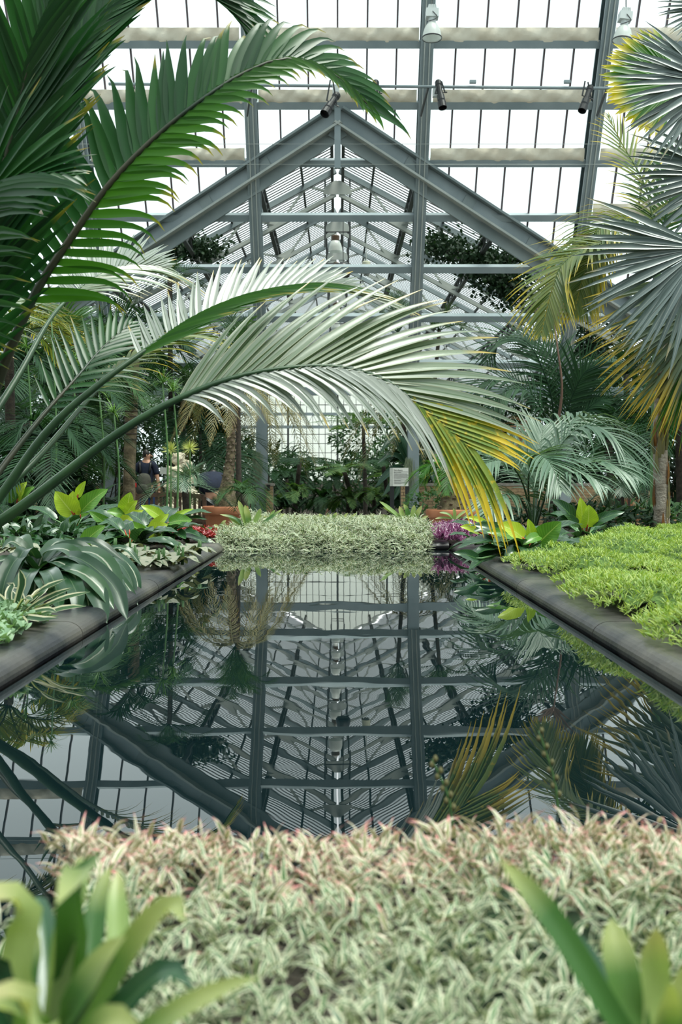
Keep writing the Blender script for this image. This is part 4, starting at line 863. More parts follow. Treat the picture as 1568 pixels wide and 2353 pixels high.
# second visitor bending forward in dark navy, beside the pot
D = 18.6; c = W(486, 1100, D); X, Y = c[0], D
p2 = thing('person', 'person in dark navy clothes bending forward behind the potted date palm', 'person', (X, Y, 0))
J = [(X + .05, Y, .95, .11, .09), (X - .0, Y + .05, 1.12, .13, .11), (X - .02, Y + .22, 1.26, .17, .12), (X - .03, Y + .38, 1.24, .06), (X - .03, Y + .48, 1.22, .075, .09), (X - .03, Y + .56, 1.20, .07, .08),
     (X - .20, Y + .30, 1.20, .06), (X - .23, Y + .40, .94, .042), (X - .15, Y + .50, .72, .03), (X + .15, Y + .30, 1.20, .06), (X + .2, Y + .42, .95, .042), (X + .10, Y + .5, .74, .03),
     (X - .04, Y, .85, .09), (X - .05, Y - .02, .48, .06), (X - .06, Y, .09, .042), (X - .06, Y + .14, .04, .036), (X + .14, Y, .85, .09), (X + .16, Y - .02, .48, .06), (X + .16, Y, .09, .042), (X + .16, Y + .14, .04, .036)]
E = [(0, 1), (1, 2), (2, 3), (3, 4), (4, 5), (2, 6), (6, 7), (7, 8), (2, 9), (9, 10), (10, 11), (0, 12), (12, 13), (13, 14), (14, 15), (0, 16), (16, 17), (17, 18), (18, 19)]
skin_mesh('body', J, E, M['skin'], p2)
skin_mesh('jacket', [(X + .05, Y - .02, .86, .23, .19), (X, Y + .05, 1.12, .19, .165), (X - .02, Y + .22, 1.27, .2, .14), (X - .03, Y + .34, 1.25, .09), (X - .20, Y + .30, 1.20, .085), (X - .23, Y + .40, .94, .062), (X - .16, Y + .49, .76, .048), (X + .15, Y + .30, 1.20, .085), (X + .2, Y + .42, .95, .062), (X + .11, Y + .49, .78, .048)], [(0, 1), (1, 2), (2, 3), (2, 4), (4, 5), (5, 6), (2, 7), (7, 8), (8, 9)], M['navy'], p2)
skin_mesh('trousers', [(X + .05, Y, .92, .20, .17), (X - .04, Y, .80, .125), (X - .05, Y - .02, .48, .085), (X - .06, Y, .10, .07), (X + .14, Y, .80, .115), (X + .16, Y - .02, .48, .085), (X + .16, Y, .10, .07)], [(0, 1), (1, 2), (2, 3), (0, 4), (4, 5), (5, 6)], M['black'], p2)
skin_mesh('hair', [(X - .03, Y + .46, 1.29, .07, .08), (X - .03, Y + .55, 1.27, .075, .085), (X - .03, Y + .60, 1.20, .06, .06)], [(0, 1), (1, 2)], M['hair'], p2)
for s in (-1, 1): skin_mesh('ear', [(X - .03 + s * .088, Y + .50, 1.24, .013), (X - .03 + s * .09, Y + .52, 1.215, .012)], [(0, 1)], M['skin'], p2, 1)
skin_mesh('nose', [(X - .03, Y + .60, 1.12, .012), (X - .03, Y + .63, 1.115, .012)], [(0, 1)], M['skin'], p2, 1)
hand(p2, (X - .15, Y + .50, .72), (.1, .3, -1), (.9, .1, 0)); hand(p2, (X + .10, Y + .5, .74), (-.1, .3, -1), (-.9, .1, 0))
# far visitor down in the fern room
D = 36.0; c = W(763, 1150, D); X, Y = c[0], D; z0 = -1.3; H = c[2] - z0 + 0.02
p3 = thing('person', 'tiny distant person in grey shirt standing among the ferns', 'person', (X, Y, z0)); pz = lambda f: z0 + H * f
skin_mesh('body', [(X, Y, pz(.53), .12, .09), (X, Y, pz(.75), .13, .09), (X, Y, pz(.83), .06), (X, Y, pz(.88), .05), (X, Y, pz(.95), .075, .085), (X - .15, Y, pz(.80), .05), (X - .22, Y, pz(.65), .036), (X - .10, Y - .12, pz(.56), .03), (X + .15, Y, pz(.80), .05), (X + .2, Y, pz(.65), .036), (X + .12, Y - .1, pz(.55), .03), (X - .08, Y, pz(.48), .08), (X - .08, Y, pz(.27), .055), (X - .08, Y, pz(.04), .04), (X + .08, Y, pz(.48), .08), (X + .08, Y, pz(.27), .055), (X + .08, Y, pz(.04), .04)],
          [(0, 1), (1, 2), (2, 3), (3, 4), (2, 5), (5, 6), (6, 7), (2, 8), (8, 9), (9, 10), (0, 11), (11, 12), (12, 13), (0, 14), (14, 15), (15, 16)], M['skin'], p3, 1)
skin_mesh('shirt', [(X, Y, pz(.52), .15, .12), (X, Y, pz(.75), .155, .115), (X, Y, pz(.84), .08), (X + .15, Y, pz(.80), .07), (X + .185, Y, pz(.70), .055)], [(0, 1), (1, 2), (2, 3), (3, 4)], M['greycloth'], p3, 1)
skin_mesh('shorts', [(X, Y, pz(.52), .14, .11), (X - .08, Y, pz(.45), .10), (X - .08, Y, pz(.33), .085), (X + .08, Y, pz(.45), .10), (X + .08, Y, pz(.33), .085)], [(0, 1), (1, 2), (0, 3), (3, 4)], M['jeans'], p3, 1)
skin_mesh('hair', [(X, Y, pz(.97), .085, .09), (X, Y + .03, pz(.93), .08, .07)], [(0, 1)], M['hair'], p3, 1)
# ------------------------------------------------------------------ the great left palm, its fronds arching over the pool
CAMUP = np.array([0, -0.80, 0.60])
KP = 0.62
def WsB(pts, D): return Ws([(p[0], p[1], p[2] * KP) for p in pts], D)
bp = thing('feather_palm', 'large feather palm at the far left, its long fronds arching over the pool', 'palm', (-1.38, 3.1, 0.70))
B0 = (-240, 1345, 5.0)
def lp_flat(u): return np.clip(0.55 + 0.55 * np.sin(np.pi * np.clip(u + 0.12, 0, 1) ** 0.8), 0.3, 1.2)
# A: the lowest, largest frond across the middle of the picture
ctrlA = WsB([B0, (27, 1180, 4.9), (268, 998, 4.9), (420, 912, 4.95), (560, 862, 5.0), (700, 842, 5.05), (800, 846, 5.1), (890, 876, 5.15), (985, 945, 5.2), (1075, 1020, 5.25)], 5)
def matA(u, s):
    if s < 0: return M['palm_yellow'] if u > 0.78 else M['palm_pale']
    return M['palm_yellow'] if u > 0.72 else M['palm_sheen']
def frond2(parent, ctrl, nl, matf, r0, rm, t0, up, la, lb, name='frond', aa=(50, 20), ab=(55, 20), va=8, vb=8, wa=0.04, wb=0.04, da=0.25, db=0.9, fa=0.35, lpa=None, lpb=None, n=6, parts=True, ns=40, pw=1.5):
    """frond whose two sides differ: a = upper side in the picture (s=-1), b = lower side (s=+1)"""
    la, lb, wa, wb, r0 = la * KP, lb * KP, wa * KP, wb * KP, r0 * KP
    P, Va, ca, Q, u = frond_geo(ctrl, nl, la, wa, aa[0], aa[1], va, up, da, t0, n, 0.05, fa, lpa, ns, (-1,), 3, pw)
    P, Vb, cb, Q, u = frond_geo(ctrl, nl, lb, wb, ab[0], ab[1], vb, up, db, t0, n, 0.05, fa, lpb, ns, (1,), 3, pw)
    fo = MB().tube(P, [r0, r0 * 0.7, r0 * 0.36, r0 * 0.12], 8).obj(name, rm, parent, smooth=True)
    for V, c, s in ((Va, ca, -1), (Vb, cb, 1)):
        if parts:
            for i in range(len(V)): MB().add(V[i], [Q], c[i]).obj('leaflet', matf(u[i], s), fo, smooth=True)
        else:
            groups = {}
            for i in range(len(V)): groups.setdefault(matf(u[i], s), []).append(i)
            for mt, ix in groups.items():
                o = add_blades(MB(), V[ix], c[ix], Q).obj('leaflets', mt, fo, smooth=True); o['kind'] = 'stuff'
    return fo
frond2(bp, ctrlA, 31, matA, 0.034, M['petiole'], 0.515, (0, -0.85, 0.55), 0.80, 0.72, aa=(36, 22), ab=(38, 14), va=6, vb=-4, wa=0.058, wb=0.056, da=0.3, db=1.5, lpa=lambda u: np.clip(0.55 + 0.9 * np.sin(np.pi * np.clip(u * 0.9 + 0.1, 0, 1)) - 0.15 * u, 0.3, 1.15), lpb=lambda u: np.clip(0.40 + 1.1 * u - 0.5 * u ** 3, 0.3, 1.2), n=7, pw=1.6)
# B: second frond above it
ctrlB = WsB([B0, (-60, 1215, 5.0), (107, 993, 5.1), (228, 883, 5.2), (335, 805, 5.35), (440, 735, 5.5), (540, 690, 5.6), (640, 665, 5.7), (740, 655, 5.8), (835, 672, 5.9)], 5)
frond2(bp, ctrlB, 36, lambda u, s: (M['palm_sheen'] if s < 0 else (M['palm_lime'] if u < 0.75 else M['palm_pale'])), 0.030, M['petiole'], 0.545, (0, -0.9, 0.35), 0.33, 0.50, aa=(62, 24), ab=(24, 14), va=-15, vb=35, wa=0.042, wb=0.05, da=0.05, db=0.25, lpb=lambda u: 0.85 + 0.2 * np.sin(np.pi * u), n=6)
# D: short frond at left centre
ctrlD = WsB([B0, (-60, 1030, 5.2), (45, 859, 5.5), (107, 747, 5.8), (150, 693, 6.0), (214, 640, 6.2), (290, 612, 6.4), (380, 615, 6.6)], 5)
frond2(bp, ctrlD, 26, lambda u, s: M['palm_sheen'] if s < 0 else M['palm_pale'], 0.030, M['petiole'], 0.72, (0, -0.75, 0.6), 0.40, 0.44, aa=(62, 14), ab=(52, 10), wa=0.04, wb=0.04, da=0.05, db=0.7, n=6)
# E: tall frond with bent leaflet tips, across the upper left
ctrlE = WsB([B0, (-60, 1010, 4.8), (24, 800, 4.7), (88, 661, 4.7), (161, 551, 4.7), (233, 447, 4.7), (300, 370, 4.7), (380, 295, 4.7), (470, 225, 4.7), (560, 168, 4.75), (660, 135, 4.8), (760, 165, 4.9), (850, 245, 5.0)], 5)
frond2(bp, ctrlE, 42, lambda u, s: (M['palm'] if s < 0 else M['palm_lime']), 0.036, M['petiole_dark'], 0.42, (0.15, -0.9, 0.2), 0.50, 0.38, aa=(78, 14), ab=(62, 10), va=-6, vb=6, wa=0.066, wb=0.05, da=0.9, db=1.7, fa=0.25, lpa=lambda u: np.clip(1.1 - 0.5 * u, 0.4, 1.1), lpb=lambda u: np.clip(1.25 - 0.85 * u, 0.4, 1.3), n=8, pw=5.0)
# F, G, H, I, J: further fronds of the same palm
frond2(bp, WsB([B0, (-110, 900, 4.7), (-15, 470, 4.5), (35, 280, 4.45), (75, 120, 4.4), (150, -60, 4.4)], 5), 38, lambda u, s: M['palm'], 0.034, M['petiole_dark'], 0.34, (0.25, -0.9, 0.2), 0.5, 0.62, aa=(55, 25), ab=(28, 12), va=0, vb=0, wa=0.06, wb=0.07, da=0.3, db=0.25, n=6, parts=False)
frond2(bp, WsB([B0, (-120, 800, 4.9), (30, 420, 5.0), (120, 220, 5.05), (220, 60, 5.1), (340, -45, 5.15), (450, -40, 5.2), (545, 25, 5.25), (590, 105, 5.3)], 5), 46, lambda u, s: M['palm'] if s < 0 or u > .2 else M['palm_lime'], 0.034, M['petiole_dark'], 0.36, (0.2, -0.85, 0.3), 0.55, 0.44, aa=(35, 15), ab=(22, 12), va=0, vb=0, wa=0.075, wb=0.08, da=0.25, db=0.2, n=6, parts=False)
frond2(bp, WsB([B0, (-160, 900, 5.2), (-60, 735, 5.8), (20, 690, 6.2), (110, 715, 6.6)], 5), 30, lambda u, s: M['palm_sheen'] if s < 0 else M['palm_pale'], 0.028, M['petiole'], 0.45, (0, -0.5, 0.85), 0.4, 0.45, n=5, parts=False)
frond2(bp, WsB([B0, (-80, 1190, 5.1), (0, 1081, 5.3), (90, 965, 5.5), (177, 867, 5.7), (235, 800, 5.9), (300, 745, 6.1)], 5), 16, lambda u, s: M['palm'], 0.028, M['petiole_dark'], 0.60, (0, -0.9, 0.4), 0.33, 0.36, aa=(55, 20), ab=(55, 18), wa=0.036, wb=0.036, da=0.1, db=0.5, n=5, parts=False)
frond2(bp, WsB([B0, (60, 1080, 5.6), (220, 900, 6.3), (330, 812, 6.8), (420, 772, 7.0), (500, 782, 7.2), (550, 830, 7.4)], 5), 26, lambda u, s: M['palm_golden'], 0.026, M['petiole'], 0.55, (0, -0.6, 0.8), 0.3, 0.34, aa=(28, 10), ab=(35, 14), wa=0.03, wb=0.03, da=0.5, db=1.0, n=5, parts=False)
frond2(bp, WsB([B0, (-200, 1000, 4.6), (-120, 600, 4.3), (-40, 450, 4.2), (60, 400, 4.2), (160, 400, 4.25)], 5), 30, lambda u, s: M['palm'], 0.03, M['petiole_dark'], 0.4, (0, -0.85, 0.5), 0.5, 0.5, aa=(40, 15), ab=(60, 25), wa=0.05, wb=0.045, da=0.3, db=0.6, n=5, parts=False)
b1 = W(-240, 1345, 3.1); MB().tube(spline([(b1[0], 3.1, 0.62), b1 + [0, 0, 0.02], b1 + [0.03, 0, 0.12]], 8), [0.10, 0.08, 0.06], 12).obj('trunk', M['trunk_dark'], bp, smooth=True)
# ------------------------------------------------------------------ fan palm at the right edge
base = W(1520, 1215, 8.8)
fp = thing('fan_palm', 'fan palm at the right edge with blue-grey fans and a fibrous grey trunk', 'palm', (base[0], base[1], 0.70))
tr = Ws([(1521, 1235, 8.8), (1519, 1100, 8.8), (1518, 1000, 8.8), (1524, 900, 8.8), (1540, 800, 8.8), (1560, 690, 8.8)], 8.8); tr[0][2] = 0.66
trk = MB().tube(spline(tr, 16), [0.078, 0.066, 0.062, 0.066, 0.06, 0.045], 14).obj('trunk', M['trunk_grey'], fp, smooth=True)
for i in range(38):                               # peeling leaf bases
    u = rng.uniform(0.02, 0.75); P = spline(tr, 60); p = P[int(u * 59)]; az = rng.uniform(math.pi, 2 * math.pi); o = np.array([math.cos(az), math.sin(az), 0])
    ribbon([p + o * 0.062 - [0, 0, 0.10], p + o * 0.075, p + o * 0.07 + [0, 0, 0.14]], 0.05, o, M['dead'] if i % 4 == 0 else M['palm_dry'], trk, name='leaf_base', prof=prof_grass, n=5, cols=3)
top = tr[-1]
fan(fp, W(1615, 570, 7.4), (-0.78, -0.05, -0.62), (-0.08, -1.0, 0.12), 1.02, 40, 130, M['fan_blue'], top, droop=0.12, fused=0.45, fold=0.5)
fan(fp, W(1640, 190, 7.6), (-0.95, -0.05, -0.25), (-0.08, -1, 0.15), 0.80, 34, 130, M['fan_blue'], top + [0.1, 0, 0.8], droop=0.15, fused=0.45, fold=0.5)
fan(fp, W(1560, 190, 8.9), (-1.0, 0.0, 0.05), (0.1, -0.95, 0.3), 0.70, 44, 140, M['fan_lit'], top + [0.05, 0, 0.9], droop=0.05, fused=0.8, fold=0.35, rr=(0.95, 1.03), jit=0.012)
fan(fp, W(1650, 690, 8.5), (-0.80, -0.05, -0.70), (-0.15, -1.0, 0.15), 1.28, 38, 62, M['fan_gold'], top + [0, 0, -0.05], droop=0.35, fused=0.42, fold=0.45)
fan(fp, W(1640, 770, 8.7), (-0.62, -0.05, -0.85), (-0.2, -1.0, 0.1), 1.05, 30, 60, M['fan_gold'], top + [0, 0, -0.2], droop=0.35, fused=0.42, fold=0.45)
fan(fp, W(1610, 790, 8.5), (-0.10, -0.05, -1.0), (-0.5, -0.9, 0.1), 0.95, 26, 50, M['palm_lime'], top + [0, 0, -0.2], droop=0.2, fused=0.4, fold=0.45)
fan(fp, W(1670, 400, 7.9), (-0.9, -0.05, -0.35), (-0.1, -1.0, 0.15), 0.85, 30, 110, M['fan_blue'], top + [0.1, 0, 0.5], droop=0.15, fused=0.45, fold=0.5)
fan(fp, W(1640, 20, 8.4), (-0.9, 0.0, 0.1), (0.0, -1.0, 0.2), 0.5, 20, 110, M['fan_blue'], top + [0.1, 0, 0.9], droop=0.2, fused=0.4, fold=0.5)
fan(fp, W(1620, 640, 8.8), (-0.8, 0.0, -0.62), (-0.2, -1.0, 0.2), 1.1, 26, 70, M['fan_gold'], top, droop=0.25, fused=0.4, fold=0.45)
# ------------------------------------------------------------------ golden kentia behind the fan palm
c = W(1505, 1225, 10.2); kp = thing('kentia_palm', 'tall palm with golden drooping fronds beside the outer right column', 'palm', (c[0], c[1], 0.70))
MB().tube(spline([[c[0], c[1], 0.66], W(1508, 900, 10.2), W(1512, 620, 10.2), W(1512, 600, 10.2)], 12), [0.05, 0.045, 0.035], 10).obj('trunk', M['stalk'], kp, smooth=True)
hub = (1512, 612, 10.2)
for ctrl, L, mt, nl, dr in (([hub, (1475, 530, 10.1), (1430, 505, 10.0), (1385, 520, 9.9), (1350, 580, 9.85), (1335, 670, 9.8)], 0.50, 'palm_golden', 34, 1.1),
                        ([hub, (1470, 550, 10.0), (1410, 548, 9.9), (1370, 580, 9.8), (1340, 640, 9.75), (1320, 720, 9.7)], 0.44, 'palm_golden', 34, 1.2),
                        ([hub, (1460, 560, 9.9), (1380, 560, 9.7), (1300, 600, 9.6), (1268, 670, 9.5), (1245, 765, 9.45)], 0.42, 'palm_golden', 36, 0.6),
                        ([hub, (1500, 500, 10.2), (1480, 420, 10.3), (1430, 330, 10.4), (1400, 270, 10.4)], 0.36, 'palm_golden', 18, 0.6),
                        ([hub, (1535, 480, 10.2), (1560, 400, 10.3), (1600, 340, 10.4)], 0.42, 'palm_mid', 22, 0.6),
                        ([hub, (1560, 560, 10.0), (1620, 600, 9.9)], 0.4, 'palm_mid', 14, 0.8)):
    frond(kp, Ws(ctrl, 10), int(nl * 1.2), L * 1.18, 0.032, M[mt], r0=0.016, rmat=M['petiole'], up=(0, -0.45, 0.9), a0=60, a1=25, v=10, droop=dr, n=5, t0=0.2, parts=False)
# dark feather palm in the middle right
c = W(1265, 1230, 13.5); dp = thing('feather_palm', 'dark green feather palm with a pinkish petiole in front of the outer right column', 'palm', (c[0], c[1], 0))
MB().tube(spline([[c[0], c[1], 0.0], W(1275, 1100, 13.5), W(1275, 1010, 13.5)], 8), [0.06, 0.05, 0.04], 10).obj('trunk', M['trunk_dark'], dp, smooth=True)
hub = (1275, 1015, 13.5)
for ctrl, L in (([hub, (1265, 900, 13.4), (1215, 790, 13.3), (1150, 780, 13.2), (1120, 830, 13.1)], 0.62), ([hub, (1290, 880, 13.5), (1250, 800, 13.6), (1190, 765, 13.7)], 0.60), ([hub, (1320, 900, 13.4), (1350, 850, 13.3), (1385, 830, 13.2)], 0.55),
             ([hub, (1230, 930, 13.2), (1170, 870, 13.0), (1110, 880, 12.9), (1080, 930, 12.8)], 0.6), ([hub, (1255, 960, 13.0), (1215, 900, 12.8), (1160, 900, 12.6), (1120, 960, 12.5)], 0.55), ([hub, (1330, 960, 13.3), (1380, 920, 13.1), (1430, 930, 12.9)], 0.5)):
    frond(dp, Ws(ctrl, 13), 30, L, 0.034, M['palm_dark'], r0=0.016, up=(0, -0.6, 0.8), a0=65, a1=25, v=8, droop=0.5, n=4, t0=0.22, parts=False)
frond(dp, Ws([hub, (1292, 900, 13.3), (1282, 800, 13.2), (1272, 730, 13.2)], 13), 4, 0.4, 0.03, M['petiole_pink'], r0=0.026, r1=0.010, t0=0.96, up=(0, -1, 0))
frond(dp, Ws([hub, (1235, 985, 12.9), (1200, 1010, 12.7), (1180, 1060, 12.5)], 13), 26, 0.42, 0.03, M['dead'], r0=0.012, up=(0, -0.7, 0.7), a0=60, a1=20, v=5, droop=0.5, n=4, t0=0.15)
frond(dp, Ws([hub, (1255, 990, 12.9), (1235, 1010, 12.7), (1225, 1060, 12.6)], 13), 22, 0.4, 0.03, M['dead'], r0=0.012, up=(0, -0.7, 0.7), a0=60, a1=20, v=5, droop=0.5, n=4, t0=0.15)
# silvery clumping palm in front (leaflets as parts)
c = W(1225, 1245, 8.0); cp = thing('clumping_palm', 'silvery green clumping palm with arching fronds right of the terracotta pot', 'palm', (c[0], c[1], 0.70))
b0 = (1225, 1238, 8.0)
CF = [([b0, (1228, 1140, 8.0), (1238, 1060, 8.1), (1248, 985, 8.3)], 0.36, 26, (0, -0.9, 0.4), 0.1, True, 45, 25), ([b0, (1215, 1120, 7.9), (1225, 1050, 7.6), (1262, 1060, 7.3), (1290, 1125, 7.1)], 0.36, 30, (0, -0.8, 0.7), 0.7, True, 50, 22),
      ([b0, (1205, 1120, 7.9), (1165, 1062, 7.7), (1110, 1068, 7.5), (1072, 1108, 7.4)], 0.30, 26, (0, -0.5, 0.9), 0.8, True, 55, 20), ([b0, (1210, 1110, 8.2), (1170, 1030, 8.3), (1120, 1030, 8.4), (1085, 1075, 8.5)], 0.32, 24, (0, -0.4, 0.95), 0.9, True, 55, 20),
      ([b0, (1250, 1110, 7.9), (1300, 1010, 7.8), (1350, 980, 7.7), (1405, 1000, 7.6), (1450, 1075, 7.5)], 0.42, 34, (0, -0.35, 0.95), 1.6, True, 62, 25), ([b0, (1262, 1120, 7.7), (1320, 1060, 7.5), (1390, 1060, 7.4), (1460, 1100, 7.3)], 0.36, 26, (0, -0.5, 0.9), 1.0, False, 55, 20),
      ([b0, (1205, 1160, 7.6), (1170, 1135, 7.4), (1135, 1160, 7.2), (1108, 1215, 7.1)], 0.30, 22, (0, -0.5, 0.9), 1.2, False, 55, 20), ([b0, (1240, 1100, 8.3), (1270, 1000, 8.6), (1330, 960, 8.8), (1400, 965, 9.0), (1450, 1010, 9.1)], 0.36, 26, (0, -0.35, 0.95), 1.3, False, 60, 25),
      ([b0, (1255, 1140, 7.6), (1290, 1090, 7.4), (1340, 1085, 7.2), (1390, 1120, 7.1)], 0.32, 24, (0, -0.5, 0.9), 0.9, False, 55, 20), ([b0, (1230, 1120, 8.5), (1190, 1050, 8.9), (1140, 1060, 9.2)], 0.32, 22, (0, -0.4, 0.95), 0.9, False, 55, 20)]
for ctrl, L, nl, up, dr, parts, a0, a1 in CF:
    frond(cp, Ws(ctrl, 8), nl, L, 0.026, (lambda u: M['palm_feather']) if parts else M['palm_feather'], r0=0.010, up=up, a0=a0, a1=a1, v=12, droop=dr, n=5, t0=0.38, parts=parts)
# ------------------------------------------------------------------ potted palms
c0, r, h = PL
t = thing('date_palm', 'slender date palm with scaly trunk and hanging dry fronds in the left pot', 'palm', (c0[0], c0[1], h - 0.06))
trp = Ws([(520, 1170, 16.0), (522, 1120, 16.0), (530, 1050, 16.0), (532, 980, 16.0), (536, 900, 16.0), (540, 860, 16.0)], 16); P = spline(trp, 40); P[0][2] = h - 0.08
tk = MB().tube(P, [0.20, 0.10, 0.070, 0.064, 0.064, 0.07], 12).obj('trunk', M['trunk'], t, smooth=True)
for i in range(150):                                 # diamond leaf scars up the trunk
    u = (i + 0.5) / 150; p = P[min(39, int(u * 39))]; az = i * 2.4; rr = np.interp(u, [0, 0.2, 0.4, 1], [0.19, 0.10, 0.068, 0.066]); o = np.array([math.cos(az), math.sin(az), 0]); sd = np.array([-o[1], o[0], 0])
    q = p + o * rr; V = [q - sd * 0.035, q + o * 0.018 - [0, 0, 0.02], q + sd * 0.035, q + o * 0.02 + [0, 0, 0.025]]
    MB().add(V + [q - o * 0.02], [np.array([[0, 1, 3], [1, 2, 3], [0, 4, 1], [1, 4, 2]])]).obj('leaf_scar', M['scale'], tk)
top = P[-1]
crown(t, top, 17, 1.15, M['palm_dry'], el=(-0.1, 0.5), sag=1.2, nl=30, L=0.20, Wl=0.012, droop=0.5, r0=0.010)
crown(t, top + [0, 0, 0.05], 9, 0.95, M['palm_mid'], el=(0.8, 1.4), sag=0.35, nl=30, L=0.22, Wl=0.012, droop=0.2, r0=0.010)
c0, r, h = PR
t = thing('ponytail_palm', 'stout swollen-based palm with arching green leaves in the right pot', 'palm', (c0[0], c0[1], h - 0.06))
P = spline([[c0[0], c0[1], h - 0.09], [c0[0] + 0.0, c0[1], h + 0.08], W(1033, 1120, 16.0), W(1030, 1085, 16.0)], 16)
tk = MB().tube(P, [0.26, 0.17, 0.10, 0.085], 14).obj('trunk', M['trunk'], t, smooth=True)
for i in range(70):
    u = (i + 0.5) / 70; p = P[min(15, int(u * 15))]; az = i * 2.4; rr = np.interp(u, [0, 0.33, 1], [0.25, 0.15, 0.085]); o = np.array([math.cos(az), math.sin(az), 0])
    MB().beam(p + o * rr * 0.95, p + o * (rr + 0.02) + [0, 0, 0.055], 0.05, 0.02, up=tuple(o)).obj('leaf_scar', M['scale'], tk)
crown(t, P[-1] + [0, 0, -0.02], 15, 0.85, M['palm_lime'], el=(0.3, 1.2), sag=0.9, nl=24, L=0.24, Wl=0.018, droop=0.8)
# grey-brown left trunk with ring scars and a ragged crown
c = W(298, 1255, 17.5); t = thing('ringed_palm', 'palm with a straight ringed brown trunk left of the visitor with the backpack', 'palm', (c[0], c[1], 0))
P = spline([[c[0], c[1], 0], W(297, 1100, 17.5), W(302, 950, 17.5), W(306, 850, 17.5), W(308, 760, 17.5)], 24); tk = MB().tube(P, [0.115, 0.105, 0.11, 0.10], 14).obj('trunk', M['trunk'], t, smooth=True)
for i in range(13):
    z = W(0, 1010 - 13 * i, 17.5)[2]; x = np.interp(z, P[:, 2], P[:, 0])
    MB().lathe([(0.112, -0.012), (0.124, 0.0), (0.112, 0.012)], (x, P[0][1], z), 14).obj('ring_scar', M['trunk_dark'], tk)
crown(t, P[-1], 13, 1.5, M['palm_dark'], el=(0.0, 1.2), sag=0.8, nl=28, L=0.42, Wl=0.028, droop=0.6)
# ------------------------------------------------------------------ background palms, ferns and shrubs
def bgpalm(label, px, py, D, nf, ln, mt, el, sag, L, Wl, nl=26, trunk=0.05, tm='trunk_dark', zb=0.0, name='feather_palm', droop=0.4, group=None, foot=None):
    c = W(px, py, D); t = thing(name, label, 'palm', (c[0], c[1], zb), group)
    f0 = np.array([c[0] + 0.05, c[1], zb]) if foot is None else np.array([W(foot, 0, D)[0], c[1], zb])
    t.location = tuple(f0); MB().tube(spline([f0, (f0 + c) / 2, c], 8), [trunk * 1.2, trunk], 9).obj('trunk', M[tm], t, smooth=True)
    crown(t, c, nf, ln, M[mt], el=el, sag=sag, nl=nl, L=L, Wl=Wl, droop=droop); return t
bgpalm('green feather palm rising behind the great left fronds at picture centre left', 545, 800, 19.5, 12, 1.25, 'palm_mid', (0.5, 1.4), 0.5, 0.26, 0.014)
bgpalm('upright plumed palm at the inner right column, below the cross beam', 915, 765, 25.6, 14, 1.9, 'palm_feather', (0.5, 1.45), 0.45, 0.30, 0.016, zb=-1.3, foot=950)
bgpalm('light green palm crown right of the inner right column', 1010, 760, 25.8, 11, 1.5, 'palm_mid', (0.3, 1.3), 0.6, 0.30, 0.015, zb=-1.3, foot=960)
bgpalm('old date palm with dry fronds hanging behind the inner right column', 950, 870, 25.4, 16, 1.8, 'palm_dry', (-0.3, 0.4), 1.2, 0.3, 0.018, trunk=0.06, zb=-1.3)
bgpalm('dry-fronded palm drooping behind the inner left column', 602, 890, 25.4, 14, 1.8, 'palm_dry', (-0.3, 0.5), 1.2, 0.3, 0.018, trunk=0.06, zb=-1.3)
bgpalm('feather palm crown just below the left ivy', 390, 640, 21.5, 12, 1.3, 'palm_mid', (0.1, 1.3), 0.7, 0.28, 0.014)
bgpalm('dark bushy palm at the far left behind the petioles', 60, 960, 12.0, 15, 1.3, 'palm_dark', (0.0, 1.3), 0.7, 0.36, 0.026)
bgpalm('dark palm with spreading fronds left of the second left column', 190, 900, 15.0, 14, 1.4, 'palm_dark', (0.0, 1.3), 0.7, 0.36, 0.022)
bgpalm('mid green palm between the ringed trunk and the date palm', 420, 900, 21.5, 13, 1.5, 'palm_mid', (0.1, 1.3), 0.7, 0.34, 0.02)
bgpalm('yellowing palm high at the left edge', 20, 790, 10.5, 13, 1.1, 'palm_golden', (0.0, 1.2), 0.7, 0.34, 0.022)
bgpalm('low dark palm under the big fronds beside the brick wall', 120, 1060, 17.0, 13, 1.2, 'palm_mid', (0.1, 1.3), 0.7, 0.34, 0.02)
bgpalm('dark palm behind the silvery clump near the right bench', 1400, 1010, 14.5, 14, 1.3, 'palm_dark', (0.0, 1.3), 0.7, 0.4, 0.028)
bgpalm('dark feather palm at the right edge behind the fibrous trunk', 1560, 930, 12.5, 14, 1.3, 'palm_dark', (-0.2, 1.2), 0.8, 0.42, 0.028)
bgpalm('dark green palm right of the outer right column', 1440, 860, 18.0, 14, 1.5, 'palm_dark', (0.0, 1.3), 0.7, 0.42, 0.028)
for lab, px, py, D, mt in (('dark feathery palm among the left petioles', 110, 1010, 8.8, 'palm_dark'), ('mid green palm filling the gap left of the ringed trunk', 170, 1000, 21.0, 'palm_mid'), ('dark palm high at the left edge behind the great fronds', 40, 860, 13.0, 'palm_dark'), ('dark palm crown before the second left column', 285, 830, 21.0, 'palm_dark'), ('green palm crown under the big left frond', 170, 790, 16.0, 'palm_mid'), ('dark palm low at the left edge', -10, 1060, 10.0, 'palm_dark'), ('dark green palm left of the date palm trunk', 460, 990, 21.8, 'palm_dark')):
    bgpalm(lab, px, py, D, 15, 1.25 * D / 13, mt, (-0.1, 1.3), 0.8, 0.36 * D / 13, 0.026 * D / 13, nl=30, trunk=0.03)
bgpalm('small bamboo palm in front of the left bench', 425, 1115, 15.4, 13, 0.85, 'palm_feather', (0.0, 1.3), 0.8, 0.24, 0.016, name='bamboo_palm', nl=18)
bgpalm('small fine palm leaning beside the left pot', 560, 1135, 15.2, 11, 0.6, 'palm_mid', (0.1, 1.2), 0.8, 0.18, 0.012, name='bamboo_palm', nl=18)
